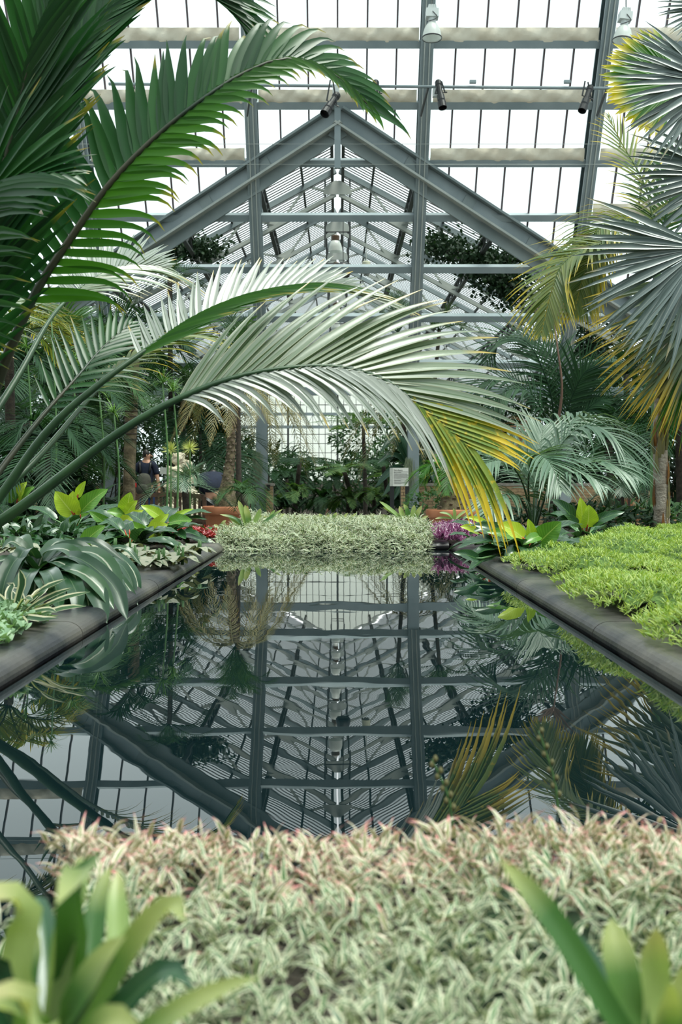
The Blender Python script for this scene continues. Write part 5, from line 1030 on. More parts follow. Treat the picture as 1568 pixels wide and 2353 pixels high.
bgpalm('low fern-like palm under the right bench end', 1425, 1130, 12.5, 12, 0.55, 'palm_feather', (0.2, 1.2), 0.9, 0.2, 0.016, name='bamboo_palm', nl=16)
def treefern(label, px, py, D, n, ln, foot, mt='fern', sag=0.35):
    c = W(px, py, D); f = W(foot, 1190, D); f[2] = -1.3; t = thing('tree_fern', label, 'fern', f)
    MB().tube(spline([f, (f + c) / 2 + [0.03, 0, 0.02], c], 8), [0.085, 0.06], 9).obj('trunk', M['trunk_dark'], t, smooth=True)
    for i in range(n):                               # flat umbrella of wide fronds, each made of pinnae
        az = 2 * math.pi * (i + rng.uniform(-.3, .3)) / n; cc = arch(c, az, ln * rng.uniform(0.85, 1.1), rng.uniform(0.1, 0.45), sag)
        P, V, co, Q, u = frond_geo(cc, 20, ln * 0.30, 0.055, 75, 45, 0, (0, 0, 1), 0.25, 0.15, 3, 0.05, 0.1, lambda u: np.clip(np.sin(np.pi * np.clip(u * 0.85 + 0.15, 0, 1)), 0.1, 1), 14, (1, -1), 2)
        m = MB().tube(P, [0.014, 0.003], 5); add_blades(m, V, co, Q); m.obj('frond', M[mt], t, smooth=True)
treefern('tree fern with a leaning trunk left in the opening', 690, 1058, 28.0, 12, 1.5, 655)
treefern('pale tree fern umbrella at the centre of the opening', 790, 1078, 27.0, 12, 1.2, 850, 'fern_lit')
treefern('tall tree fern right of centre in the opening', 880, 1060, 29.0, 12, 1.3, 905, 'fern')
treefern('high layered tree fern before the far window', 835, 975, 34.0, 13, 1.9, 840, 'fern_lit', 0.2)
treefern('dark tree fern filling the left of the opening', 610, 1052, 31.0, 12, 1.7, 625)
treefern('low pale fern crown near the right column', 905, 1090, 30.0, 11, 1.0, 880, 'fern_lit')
def fernclump(label, px, py, D, ln, mt, zb=-1.3, n=13):
    c = W(px, py, D); t = thing('fern', label, 'fern', (c[0], c[1], zb), 'ferns in the sunken fern wing'); hh = max(0.15, c[2] - zb)
    MB().tube([[c[0], c[1], zb], c], [0.09, 0.05], 8).obj('crown_base', M['trunk_dark'], t, smooth=True)
    crown(t, c, n, ln, M[mt], el=(0.3, 1.3), sag=0.8, nl=22, L=ln * 0.2, Wl=0.05, n=2)
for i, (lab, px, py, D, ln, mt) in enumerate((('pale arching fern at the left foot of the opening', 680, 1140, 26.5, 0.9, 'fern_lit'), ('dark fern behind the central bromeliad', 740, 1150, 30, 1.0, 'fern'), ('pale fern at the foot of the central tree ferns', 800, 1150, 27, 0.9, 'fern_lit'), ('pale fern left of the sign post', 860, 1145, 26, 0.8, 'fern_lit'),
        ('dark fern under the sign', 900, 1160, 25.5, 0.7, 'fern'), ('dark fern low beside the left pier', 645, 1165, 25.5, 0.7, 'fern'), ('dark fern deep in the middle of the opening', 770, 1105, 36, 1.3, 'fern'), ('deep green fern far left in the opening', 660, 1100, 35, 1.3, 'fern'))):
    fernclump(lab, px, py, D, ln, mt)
def bananaplant(label, px, py, D, leaves):
    c = W(px, py, D); t = thing('banana_plant', label, 'plant', (c[0], c[1], -1.3))
    MB().tube([[c[0], c[1], -1.3], c], [0.08, 0.05], 9).obj('stem', M['stalk'], t, smooth=True)
    for tip, mid, w in leaves: ribbon([c, W(mid[0], mid[1], D - 0.2), W(tip[0], tip[1], D - 0.4)], w, (0.1, -0.6, 0.7), M['banana'], t, prof=prof_ovate, fold=0.25, n=10, wav=0.04)
bananaplant('broad dark ribbed leaves left of the right column behind the sign', 955, 1085, 25.2, [((872, 1040), (905, 1015), 0.26), ((868, 1065), (905, 1045), 0.24), ((862, 1120), (905, 1080), 0.26), ((880, 1140), (915, 1100), 0.24), ((885, 1020), (920, 1005), 0.22), ((905, 1150), (925, 1110), 0.2), ((1010, 1060), (985, 1040), 0.24), ((1000, 1110), (985, 1080), 0.24), ((930, 1000), (945, 1030), 0.2)])
# shrubs that close the background
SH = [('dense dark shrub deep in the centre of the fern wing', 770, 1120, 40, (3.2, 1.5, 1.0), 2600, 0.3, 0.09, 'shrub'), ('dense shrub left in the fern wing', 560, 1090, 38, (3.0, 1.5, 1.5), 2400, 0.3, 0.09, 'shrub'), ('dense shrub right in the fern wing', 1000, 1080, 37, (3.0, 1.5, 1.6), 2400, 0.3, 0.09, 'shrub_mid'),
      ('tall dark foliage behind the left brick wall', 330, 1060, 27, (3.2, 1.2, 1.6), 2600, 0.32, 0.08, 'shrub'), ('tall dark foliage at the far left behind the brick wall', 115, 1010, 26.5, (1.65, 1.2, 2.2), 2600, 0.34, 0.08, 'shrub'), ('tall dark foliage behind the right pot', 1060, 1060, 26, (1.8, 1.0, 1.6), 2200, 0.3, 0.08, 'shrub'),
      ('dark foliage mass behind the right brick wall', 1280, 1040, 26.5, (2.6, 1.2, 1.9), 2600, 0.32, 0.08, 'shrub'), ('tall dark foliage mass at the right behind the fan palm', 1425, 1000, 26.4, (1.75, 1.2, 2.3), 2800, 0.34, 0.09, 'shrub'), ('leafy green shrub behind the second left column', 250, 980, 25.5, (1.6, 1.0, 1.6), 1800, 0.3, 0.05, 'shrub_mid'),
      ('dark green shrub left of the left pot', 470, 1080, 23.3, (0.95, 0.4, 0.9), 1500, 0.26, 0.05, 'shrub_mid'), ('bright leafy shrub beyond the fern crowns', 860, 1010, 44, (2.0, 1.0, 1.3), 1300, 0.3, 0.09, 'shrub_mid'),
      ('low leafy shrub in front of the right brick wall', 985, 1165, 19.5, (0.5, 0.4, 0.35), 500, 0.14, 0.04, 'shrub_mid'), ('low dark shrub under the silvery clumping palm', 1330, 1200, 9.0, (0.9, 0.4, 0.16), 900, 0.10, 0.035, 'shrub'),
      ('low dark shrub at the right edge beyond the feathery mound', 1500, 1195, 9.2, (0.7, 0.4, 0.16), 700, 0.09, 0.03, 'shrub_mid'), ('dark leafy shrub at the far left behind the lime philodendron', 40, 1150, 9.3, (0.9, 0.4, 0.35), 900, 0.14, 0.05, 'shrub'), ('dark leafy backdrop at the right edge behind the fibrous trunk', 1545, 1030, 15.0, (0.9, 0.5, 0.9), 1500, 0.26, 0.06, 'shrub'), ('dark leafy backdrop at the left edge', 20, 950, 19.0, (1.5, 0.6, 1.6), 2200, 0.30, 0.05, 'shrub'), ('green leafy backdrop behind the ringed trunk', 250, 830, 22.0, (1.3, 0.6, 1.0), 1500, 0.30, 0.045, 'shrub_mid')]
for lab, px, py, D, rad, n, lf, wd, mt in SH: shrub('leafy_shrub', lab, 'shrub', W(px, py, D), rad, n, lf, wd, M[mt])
# ivy creeping on the wing rafters
def ivy(label, pts, D, n, rad):
    c = np.mean(Ws(pts, D), axis=0); t = thing('climbing_ivy', label, 'ivy', c); P = spline(Ws(pts, D), 60)
    for k in range(4): MB().tube(P + rng.normal(0, 0.05, 3) + 0.04 * np.sin(np.arange(60)[:, None] * 0.4 + k), 0.018, 5).obj('vine', M['trunk_dark'], t, smooth=True)
    q = P[rng.integers(0, 60, n)] + rng.normal(0, 1, (n, 3)) * np.array(rad)
    m = MB(); add_blades(m, *blades(q, rng.normal(0, 1, (n, 3)) + [0, -0.3, -0.5], nrm(rng.normal(0, 0.6, (n, 3)) + [0, -1, 0.2]), rng.uniform(0.06, 0.13, n), rng.uniform(0.05, 0.10, n), 2, 0.3, 0.1, prof_ovate, 2))
    o = m.obj('ivy_leaves', M['ivy'], t); o['kind'] = 'stuff'
ivy('dark ivy climbing the wing roof left of the gable', [(345, 598), (390, 575), (430, 565), (470, 575), (500, 570)], 24.3, 1500, (0.22, 0.3, 0.13))
ivy('dark ivy trailing along the wing roof right of the inner right column', [(975, 570), (1020, 560), (1060, 585), (1110, 600), (1160, 600), (1195, 640)], 24.4, 2600, (0.24, 0.3, 0.16))
ivy('dark ivy curtain hanging below the right cross beam', [(1100, 610), (1130, 640), (1165, 660), (1190, 690)], 24.4, 1400, (0.22, 0.3, 0.2))
ivy('dark ivy mass beside the outer right column', [(1345, 740), (1360, 790), (1370, 850), (1350, 900)], 25.2, 2200, (0.35, 0.3, 0.35))
# papyrus and thin stalks on the left
for i, (px, py0, py1, D, lab) in enumerate(((118, 1150, 730, 9.6, 'leftmost'), (62, 1110, 800, 9.9, 'far left edge'), (166, 1150, 830, 9.3, 'second'), (228, 1160, 900, 9.0, 'third'), (262, 1180, 950, 8.7, 'fourth, before the second left column'), (374, 1175, 880, 9.2, 'fifth, right of the visitor'), (398, 1180, 900, 9.4, 'sixth, before the rock outcrop'))):
    a = W(px + 8, py0 + 60, D); a[2] = 0.70; b = W(px, py1, D); t = thing('papyrus_stalk', f'thin green papyrus stalk among the left plants, {lab}', 'plant', a, 'papyrus stalks on the left')
    MB().tube(spline([a, (a + b) / 2 + [0.03, 0, 0], b], 10), [0.011, 0.007], 6).obj('stalk', M['stalk'], t, smooth=True)
    n = 46; az = rng.uniform(0, 6.28, n); el = rng.uniform(-0.1, 1.2, n)
    m = MB(); add_blades(m, *blades(np.repeat(b[None], n, 0), np.stack([np.cos(az) * np.cos(el), np.sin(az) * np.cos(el), np.sin(el)], -1), np.tile([0, -0.2, 1.0], (n, 1)), rng.uniform(0.14, 0.26, n), 0.012, 4, 0.9, 0.2, prof_grass, 2))
    o = m.obj('umbel', M['papyrus'], t, smooth=True); o['kind'] = 'stuff'
for px, py, lab in ((393, 1035, 'left'), (437, 1030, 'right')):
    a = W(px, py + 30, 15.0); a2 = np.array([a[0], a[1], 0.0]); b = W(px, py, 15.0); t = thing('flowering_stalk', f'pale yellow-green tufted flower head above the rock outcrop, {lab} one', 'flower', a2)
    MB().tube([a2, b], 0.010, 6).obj('stalk', M['stalk'], t); n = 60; d = nrm(rng.normal(0, 1, (n, 3)) + [0, -0.2, 0.6])
    o = add_blades(MB(), *blades(np.repeat(b[None], n, 0), d, np.tile([0, -1.0, 0.3], (n, 1)), 0.15, 0.012, 3, -0.2, 0.2, prof_grass, 2)).obj('flower_tuft', M['flower'], t); o['kind'] = 'stuff'
# hanging air moss on the two columns
for px, y0, y1, lab in ((592, 1035, 1118, 'inner left'), (940, 1050, 1112, 'inner right')):
    n = 260; P = np.stack([W(px, 0, 23.75)[0] + rng.normal(0, 0.05, n), 23.8 + rng.normal(0, 0.03, n), W(0, y0, 23.75)[2] - rng.uniform(0, 0.45, n)], -1)
    o = add_blades(MB(), *blades(P, np.tile([0, 0, -1.0], (n, 1)) + rng.normal(0, 0.12, (n, 3)), np.tile([0, -1.0, 0.1], (n, 1)), rng.uniform(0.25, 0.5, n), 0.014, 4, 0.1, 0.1, prof_grass, 2)).obj('hanging_moss', M['airmoss']); tag(o, f'grey-green air moss hanging on the {lab} column', 'moss', kind='stuff')
# ------------------------------------------------------------------ philodendrons
def philo_leaf(t, base, a, b, w, mat, face=(0, -0.7, 0.7), arc=0.06, petmat='stalk', prof=prof_ovate, wav=0.03, fold=0.3):
    base, a, b = (np.array(x, float) for x in (base, a, b)); d = b - a; ln = np.linalg.norm(d); f = nrm(face)
    lf = ribbon([a, a + d * 0.33 + f * arc * ln, a + d * 0.68 + f * arc * ln * 0.9, b], w, f, M[mat], t, prof=prof, fold=fold, n=12, cols=7, wav=wav)
    MB().tube(spline([base, (base + a) / 2 + [0, 0, 0.02], a, a + d * 0.12], 8), [0.009, 0.006], 6).obj('petiole', M[petmat], lf, smooth=True)
def philodendron(label, px, py, D, nd, R, L, lime, seed, zb=0.70, group='philodendrons round the pool'):
    global rng
    sv = rng; rng = np.random.default_rng(seed); c = W(px, py, D); c[2] = zb; t = thing('philodendron', label, 'plant', c, group)
    nd = int(nd * 1.6); R *= 1.1
    for i in range(nd):
        az = 2 * math.pi * i / nd * 1.618 * 2 + rng.uniform(-.3, .3); ring = (i % 3) / 2.0; el = 0.05 + (0.55 if math.sin(az) > -0.2 else 0.15) * ring + rng.uniform(-.05, .08)
        d = np.array([math.cos(az) * math.cos(el), math.sin(az) * math.cos(el), math.sin(el)]); a = c + [0, 0, 0.05] + d * R * rng.uniform(0.4, 0.65); h = nrm(np.array([d[0], d[1], 0.25 - 0.5 * (1 - ring)]))
        l = L * rng.uniform(0.8, 1.15); philo_leaf(t, c + [0, 0, 0.02], a, a + h * l, l * rng.uniform(0.42, 0.52), 'philo', nrm(np.array([-h[0] * 0.3, -h[1] * 0.3 - 0.25, 1.0])), 0.12, 'stalk')
    for (bx, by, tx, ty, wpx, mt, *rest) in lime:
        dd = rest[0] if rest else 0.0; a = W(bx, by, D - 0.1 + dd); b = W(tx, ty, D - 0.16 + dd)
        philo_leaf(t, c + [0, 0, 0.03], a, b, wpx * D / F, mt, (rng.uniform(-.3, .3), -0.85, 0.45), 0.10, 'petiole_red' if mt == 'philo_lime' else 'stalk')
    for i in range(3): MB().tube(spline([c, c + [0.012 * (i - 1), -0.02, 0.07], c + [0.03 * (i - 1), -0.03, 0.14]], 5), [0.009, 0.003], 6).obj('sheath', M['petiole_red'], t, smooth=True)
    rng = sv
philodendron('lime and dark philodendron on the right beside the feathery mound', 1208, 1290, 5.3, 15, 0.22, 0.25, [(1204, 1238, 1144, 1204, 44, 'philo_lime'), (1218, 1246, 1214, 1192, 31, 'philo_lime'), (1238, 1248, 1290, 1199, 54, 'philo_mid'), (1240, 1232, 1202, 1252, 26, 'philo_mid', -0.05), (1190, 1236, 1118, 1222, 30, 'philo_mid', 0.1), (1170, 1230, 1090, 1206, 34, 'philo', 0.15), (1100, 1285, 1042, 1270, 26, 'philo', -0.1), (1190, 1262, 1160, 1290, 34, 'philo', -0.15)], 11)
philodendron('philodendron with upright lime leaves in front of the right bench', 1345, 1243, 6.6, 12, 0.22, 0.24, [(1338, 1212, 1334, 1143, 34, 'philo_lime', 0.05), (1350, 1211, 1353, 1160, 44, 'philo_lime'), (1322, 1200, 1268, 1147, 36, 'philo'), (1362, 1204, 1436, 1176, 26, 'philo'), (1330, 1205, 1280, 1190, 28, 'philo')], 12)
philodendron('small philodendron with one yellow leaf near the purple groundcover', 1132, 1262, 6.1, 9, 0.2, 0.2, [(1122, 1206, 1070, 1188, 16, 'philo_lime'), (1100, 1222, 1058, 1210, 22, 'philo_lime'), (1130, 1210, 1090, 1220, 30, 'philo', -0.1)], 13)
philodendron('philodendron with tall yellow-green leaves before the left brick wall', 168, 1215, 7.6, 14, 0.24, 0.28, [(168, 1180, 127, 1129, 46, 'philo_lime'), (172, 1182, 168, 1128, 38, 'philo_lime', 0.06), (178, 1140, 197, 1105, 20, 'philo_lime', 0.1), (184, 1178, 248, 1124, 44, 'philo_mid', 0.05), (200, 1160, 244, 1126, 24, 'philo_lime', 0.1)], 14)
philodendron('philodendron with a round lime leaf in front of the left bench rail', 297, 1225, 7.3, 14, 0.24, 0.27, [(292, 1182, 300, 1131, 42, 'philo_lime'), (290, 1182, 316, 1150, 26, 'philo_lime', -0.05), (274, 1208, 330, 1172, 28, 'philo_lime', -0.08), (290, 1185, 245, 1175, 26, 'philo_mid'), (262, 1218, 205, 1175, 28, 'philo_mid')], 15)
philodendron('philodendron nearest the left curb corner with bright rounded leaves', 360, 1245, 6.7, 16, 0.24, 0.27, [(376, 1194, 324, 1161, 28, 'philo_lime', 0.1), (342, 1234, 386, 1205, 42, 'philo_lime', -0.1), (348, 1228, 388, 1181, 34, 'philo_lime', 0.0), (394, 1196, 446, 1169, 15, 'philo_lime', 0.1), (388, 1202, 442, 1196, 34, 'philo_mid', 0.0), (338, 1230, 285, 1198, 26, 'philo_mid', -0.05)], 16)
philodendron('pale green philodendron at the left edge under the petioles', 30, 1190, 8.2, 12, 0.24, 0.27, [(35, 1150, 8, 1118, 30, 'philo_mid'), (40, 1148, 62, 1107, 28, 'philo_lime'), (50, 1150, 80, 1118, 24, 'philo_mid')], 17)
philodendron('dark philodendron between the strap leaves and the curb', 300, 1262, 6.2, 12, 0.2, 0.24, [(190, 1252, 242, 1208, 36, 'philo_mid', -0.4)], 18)
# ------------------------------------------------------------------ strap-leaved lily spilling over the left curb
cl = thing('strap_leaved_lily', 'broad strap-leaved plant spilling over the left curb into the pool', 'plant', (W(80, 1310, 3.6)[0], 3.6, 0.70))
hb = (85, 1312, 3.6)
CL = [([hb, (165, 1278, 3.5), (255, 1340, 3.4), (292, 1424, 3.3)], 40, 'strap'), ([hb, (155, 1300, 3.45), (215, 1352, 3.35), (246, 1432, 3.25)], 46, 'strap'), ([hb, (190, 1268, 3.6), (250, 1300, 3.5), (274, 1385, 3.4)], 40, 'strap_white'), ([hb, (150, 1258, 3.7), (215, 1246, 3.7), (285, 1290, 3.7)], 30, 'strap'),
      ([hb, (45, 1280, 3.5), (10, 1340, 3.4), (2, 1425, 3.35)], 44, 'strap'), ([hb, (112, 1315, 3.4), (128, 1350, 3.3), (138, 1405, 3.2)], 42, 'strap'), ([hb, (130, 1290, 3.5), (185, 1330, 3.4), (208, 1408, 3.3)], 40, 'strap_white'), ([hb, (60, 1268, 3.6), (28, 1244, 3.6), (4, 1262, 3.6)], 34, 'strap_white'),
      ([hb, (62, 1275, 3.65), (52, 1240, 3.7), (40, 1236, 3.75)], 40, 'strap_white'), ([hb, (128, 1262, 3.65), (172, 1252, 3.65), (222, 1272, 3.65)], 32, 'strap'), ([hb, (105, 1270, 3.6), (150, 1262, 3.55), (196, 1296, 3.5)], 36, 'strap_white'), ([hb, (95, 1330, 3.35), (110, 1352, 3.3), (135, 1342, 3.2)], 34, 'strap_white'),
      ([hb, (70, 1315, 3.4), (50, 1350, 3.3), (40, 1400, 3.2)], 42, 'strap'), ([hb, (140, 1310, 3.45), (175, 1360, 3.3), (178, 1420, 3.25)], 40, 'strap'), ([hb, (20, 1300, 3.6), (-30, 1310, 3.5), (-60, 1370, 3.5)], 40, 'strap'), ([hb, (100, 1280, 3.8), (130, 1245, 3.9), (170, 1248, 4.0)], 34, 'strap_white'), ([hb, (170, 1310, 3.4), (225, 1345, 3.35), (262, 1400, 3.3)], 38, 'strap_white')]
for i, (p, w, m) in enumerate(CL): ribbon(Ws(p, 3.6), w * 3.5 / F, (0, -0.45, 0.9), M[m], cl, fold=0.3, n=14, rnd=(i * 0.37) % 1)
for i in range(16):
    az = 2 * math.pi * i / 16 + 0.2; P = arch(W(85, 1312, 3.6) + [0, 0.05, -0.02], az, rng.uniform(0.34, 0.46), rng.uniform(0.5, 1.1), 0.9)
    ribbon(P, rng.uniform(0.05, 0.065), (0, -0.3, 0.95), M['strap' if i % 3 else 'strap_white'], cl, fold=0.3, n=12, rnd=(i * 0.31) % 1)
c2 = thing('strap_leaved_lily', 'narrow strap-leaved plant arching over the curb right of the broad one', 'plant', (W(215, 1320, 4.1)[0], 4.1, 0.70)); hb = (215, 1318, 4.1)
for i, (p, w, m) in enumerate([([hb, (260, 1275, 4.1), (305, 1310, 4.0), (322, 1372, 3.9)], 22, 'strap_white'), ([hb, (265, 1290, 4.0), (300, 1330, 3.9), (308, 1388, 3.8)], 22, 'strap'), ([hb, (240, 1280, 4.1), (282, 1300, 4.0), (300, 1355, 3.9)], 24, 'strap_white'), ([hb, (250, 1265, 4.2), (290, 1262, 4.2), (325, 1300, 4.2)], 20, 'strap_white'), ([hb, (245, 1300, 4.0), (275, 1345, 3.8), (285, 1400, 3.7)], 24, 'strap'), ([hb, (225, 1275, 4.2), (252, 1262, 4.2), (285, 1278, 4.2)], 22, 'strap'), ([hb, (255, 1310, 3.9), (295, 1350, 3.8), (318, 1392, 3.75)], 18, 'strap_white'), ([hb, (200, 1280, 4.2), (175, 1270, 4.2), (150, 1290, 4.2)], 22, 'strap')]):
    ribbon(Ws(p, 4.1), w * 4.0 / F, (0, -0.45, 0.9), M[m], c2, fold=0.3, n=12, rnd=(i * 0.41) % 1)
# cream-edged bromeliad at the left edge
sb = thing('striped_bromeliad', 'cream-edged bromeliad with reddish base at the left curb', 'bromeliad', (W(28, 1425, 3.0)[0], 3.0, 0.72)); hb = (28, 1428, 3.0)
for i, (p, w) in enumerate([([hb, (45, 1370, 3.0), (52, 1340, 3.0), (45, 1308, 3.0)], 20), ([hb, (70, 1380, 2.95), (100, 1355, 2.9), (153, 1330, 2.9)], 19), ([hb, (90, 1400, 2.9), (150, 1375, 2.85), (208, 1360, 2.85)], 18), ([hb, (90, 1415, 2.85), (150, 1398, 2.8), (198, 1393, 2.8)], 19), ([hb, (60, 1420, 2.8), (95, 1425, 2.75), (135, 1420, 2.7)], 20), ([hb, (40, 1420, 2.8), (55, 1435, 2.7), (45, 1450, 2.6)], 20), ([hb, (10, 1390, 3.0), (-10, 1370, 3.0), (-35, 1362, 3.0)], 20), ([hb, (20, 1370, 3.05), (28, 1345, 3.1), (15, 1340, 3.1)], 18),
        ([hb, (60, 1390, 3.0), (80, 1372, 3.0), (95, 1350, 3.05)], 18), ([hb, (78, 1380, 3.0), (98, 1360, 3.0), (104, 1352, 3.05)], 24), ([hb, (45, 1395, 2.95), (60, 1375, 2.9), (75, 1380, 2.85)], 18), ([hb, (75, 1395, 2.9), (120, 1370, 2.9), (170, 1350, 2.9)], 17), ([hb, (70, 1410, 2.85), (110, 1402, 2.8), (130, 1408, 2.75)], 18), ([hb, (5, 1415, 2.9), (-20, 1420, 2.85), (-40, 1440, 2.8)], 20), ([hb, (50, 1385, 3.1), (40, 1360, 3.15), (20, 1352, 3.2)], 18)]):
    ribbon(Ws(p, 3.0), w * 2.95 / F, (0, -0.6, 0.8), M['striped'], sb, fold=0.45, n=10, rnd=(i * 0.29) % 1)
# ------------------------------------------------------------------ bromeliads in the far bed and in the foreground
def bromeliad(label, hub, D, leaves, mats=('brom',), zb=0.72, up=(0, -0.6, 0.8), group=None, zz=None):
    fs = 0.74 if D < 1 else 1.0; D *= fs
    b = W(hub[0], hub[1], D); t = thing('bromeliad', label, 'bromeliad', (b[0], b[1], zb), group)
    for i, (p, w) in enumerate(leaves):
        pts = [(hub[0], hub[1], D)] + [(q[0], q[1], q[2] * fs) if len(q) > 2 else (q[0], q[1], D) for q in p]
        ribbon(Ws(pts, D), w * D / F, up, M[mats[i % len(mats)]], t, fold=0.4, n=12, rnd=(i * 0.37 + 0.1) % 1)
bromeliad('green bromeliad in the far bed left, before the terracotta pot', (575, 1230), 7.4, [([(545, 1195), (505, 1182)], 10), ([(558, 1180), (548, 1150)], 13), ([(570, 1190), (563, 1160)], 14), ([(590, 1195), (600, 1168)], 12), ([(550, 1220), (510, 1215)], 10), ([(600, 1215), (625, 1205)], 11), ([(590, 1220), (598, 1240)], 12), ([(548, 1205), (525, 1190)], 11), ([(610, 1200), (650, 1170)], 10)], ('brom', 'brom_pale'))
bromeliad('yellow-green bromeliad beside the inner left column', (615, 1212), 8.2, [([(622, 1190), (632, 1172)], 9), ([(630, 1200), (655, 1180)], 9), ([(600, 1195), (595, 1178)], 9), ([(635, 1208), (660, 1200)], 8), ([(612, 1195), (608, 1185)], 9)], ('brom_pale', 'brom'))
bromeliad('small bromeliad at the middle of the far bed', (765, 1210), 7.6, [([(745, 1195), (733, 1180)], 9), ([(768, 1190), (775, 1177)], 9), ([(785, 1198), (800, 1178)], 8), ([(755, 1200), (755, 1182)], 8), ([(792, 1205), (820, 1178)], 8), ([(762, 1220), (758, 1228)], 9)], ('brom',))
bromeliad('large green bromeliad in the far bed right, before the right column', (938, 1205), 7.6, [([(905, 1178), (872, 1152)], 12), ([(912, 1185), (880, 1166)], 11), ([(925, 1185), (918, 1163)], 12), ([(937, 1180), (928, 1158)], 12), ([(948, 1185), (953, 1160)], 11), ([(955, 1190), (970, 1162)], 12), ([(905, 1200), (880, 1182)], 11), ([(960, 1200), (985, 1185)], 10), ([(915, 1208), (885, 1215)], 10)], ('brom_pale', 'brom'))
bromeliad('dark bromeliad rosette at the right corner of the far bed', (975, 1232), 7.0, [([(960, 1215), (950, 1205)], 13), ([(990, 1215), (1000, 1212)], 14), ([(990, 1228), (1010, 1228)], 12), ([(960, 1228), (940, 1225)], 12), ([(972, 1240), (965, 1252)], 12), ([(985, 1240), (1005, 1246)], 12), ([(975, 1218), (978, 1208)], 12)], ('philo_mid', 'brom'))
bromeliad('pale bromeliad below the rim of the right pot', (1045, 1195), 9.0, [([(1030, 1182), (1010, 1178)], 8), ([(1045, 1180), (1042, 1168)], 8), ([(1060, 1182), (1075, 1172)], 8), ([(1065, 1190), (1090, 1190)], 7), ([(1025, 1190), (1000, 1192)], 7)], ('brom_pale',))
bromeliad('reddish tipped bromeliad low at the left corner of the far bed', (500, 1228), 7.2, [([(485, 1215), (465, 1220)], 10), ([(515, 1218), (530, 1225)], 10), ([(500, 1215), (492, 1205)], 10), ([(485, 1230), (470, 1240)], 10), ([(512, 1205), (520, 1195)], 10)], ('brom', 'strap'))
# blurred foreground bromeliads
bromeliad('large blurred bromeliad with arching leaves in the bottom left foreground', (110, 2460), 0.86, [([(165, 2240, 0.86), (175, 2070, 0.84), (195, 1990, 0.82), (130, 2080, 0.76)], 84), ([(140, 2250, 0.86), (160, 2120, 0.86), (190, 1990, 0.88), (215, 1985, 0.90)], 60), ([(230, 2300, 0.84), (320, 2160, 0.82), (400, 2080, 0.80), (425, 2120, 0.78)], 74),
     ([(240, 2360, 0.80), (340, 2260, 0.78), (400, 2230, 0.77), (445, 2270, 0.76)], 70), ([(260, 2420, 0.76), (400, 2330, 0.74), (520, 2270, 0.73), (600, 2246, 0.72)], 48), ([(40, 2260, 0.86), (60, 2120, 0.86), (20, 2060, 0.84), (-60, 2080, 0.80)], 80), ([(60, 2300, 0.9), (70, 2180, 0.92), (60, 2120, 0.94)], 62), ([(110, 2240, 0.92), (95, 2100, 0.96), (85, 2060, 0.98)], 66),
     ([(200, 2220, 0.94), (230, 2060, 0.98), (255, 1990, 1.0)], 56), ([(260, 2220, 0.94), (270, 2060, 0.98), (272, 2000, 1.0)], 58), ([(60, 2340, 0.78), (-20, 2310, 0.74), (-100, 2340, 0.70)], 80), ([(10, 2320, 0.82), (-20, 2200, 0.82), (-30, 2130, 0.80)], 80), ([(180, 2400, 0.74), (260, 2350, 0.70), (330, 2400, 0.66)], 70), ([(100, 2380, 0.74), (40, 2290, 0.70), (-40, 2300, 0.66)], 74), ([(160, 2330, 0.8), (240, 2200, 0.8), (290, 2150, 0.80)], 62), ([(190, 2330, 0.82), (235, 2240, 0.80), (268, 2195, 0.79)], 30)], ('brom', 'brom_pale', 'brom', 'strap'), zb=0.70)
bromeliad('blurred green bromeliad with one long blade in the bottom right foreground', (1500, 2480), 0.84, [([(1390, 2310, 0.84), (1270, 2120, 0.86), (1150, 1975, 0.88)], 66), ([(1450, 2330, 0.86), (1420, 2200, 0.88), (1405, 2110, 0.90)], 82), ([(1510, 2330, 0.86), (1500, 2220, 0.86), (1508, 2130, 0.85)], 74), ([(1420, 2340, 0.90), (1370, 2230, 0.94), (1310, 2130, 0.98)], 48), ([(1520, 2380, 0.80), (1530, 2300, 0.78), (1535, 2260, 0.77)], 70), ([(1560, 2350, 0.82), (1580, 2260, 0.82), (1600, 2200, 0.82)], 70)], ('brom', 'brom', 'brom_pale', 'strap'), zb=0.70)
# thin flower spikes before the near bed
for px, y0, y1, D, lab in ((1030, 1900, 1745, 1.30, 'left'), (1275, 1890, 1680, 1.42, 'right')):
    a = W(px + 12, y0 + 30, D); b = W(px - 36, y1, D); t = thing('flower_spike', f'thin curved spike of tiny dried flowers above the near bed, {lab} one', 'flower', a); P = spline([a, (a + b) / 2 + [0.008, 0, 0], b], 14)
    MB().tube(P, [0.0022, 0.0012], 5).obj('stalk', M['stalk'], t, smooth=True)
    for i in range(5, 14, 1): o = P[i]; MB().lathe([(0.0005, -0.004), (0.0035, -0.001), (0.003, 0.003), (0.0005, 0.006)], o + [0.004 * (1 if i % 2 else -1), 0, 0], 7).obj('bud', M['palm_dry'], t, smooth=True)
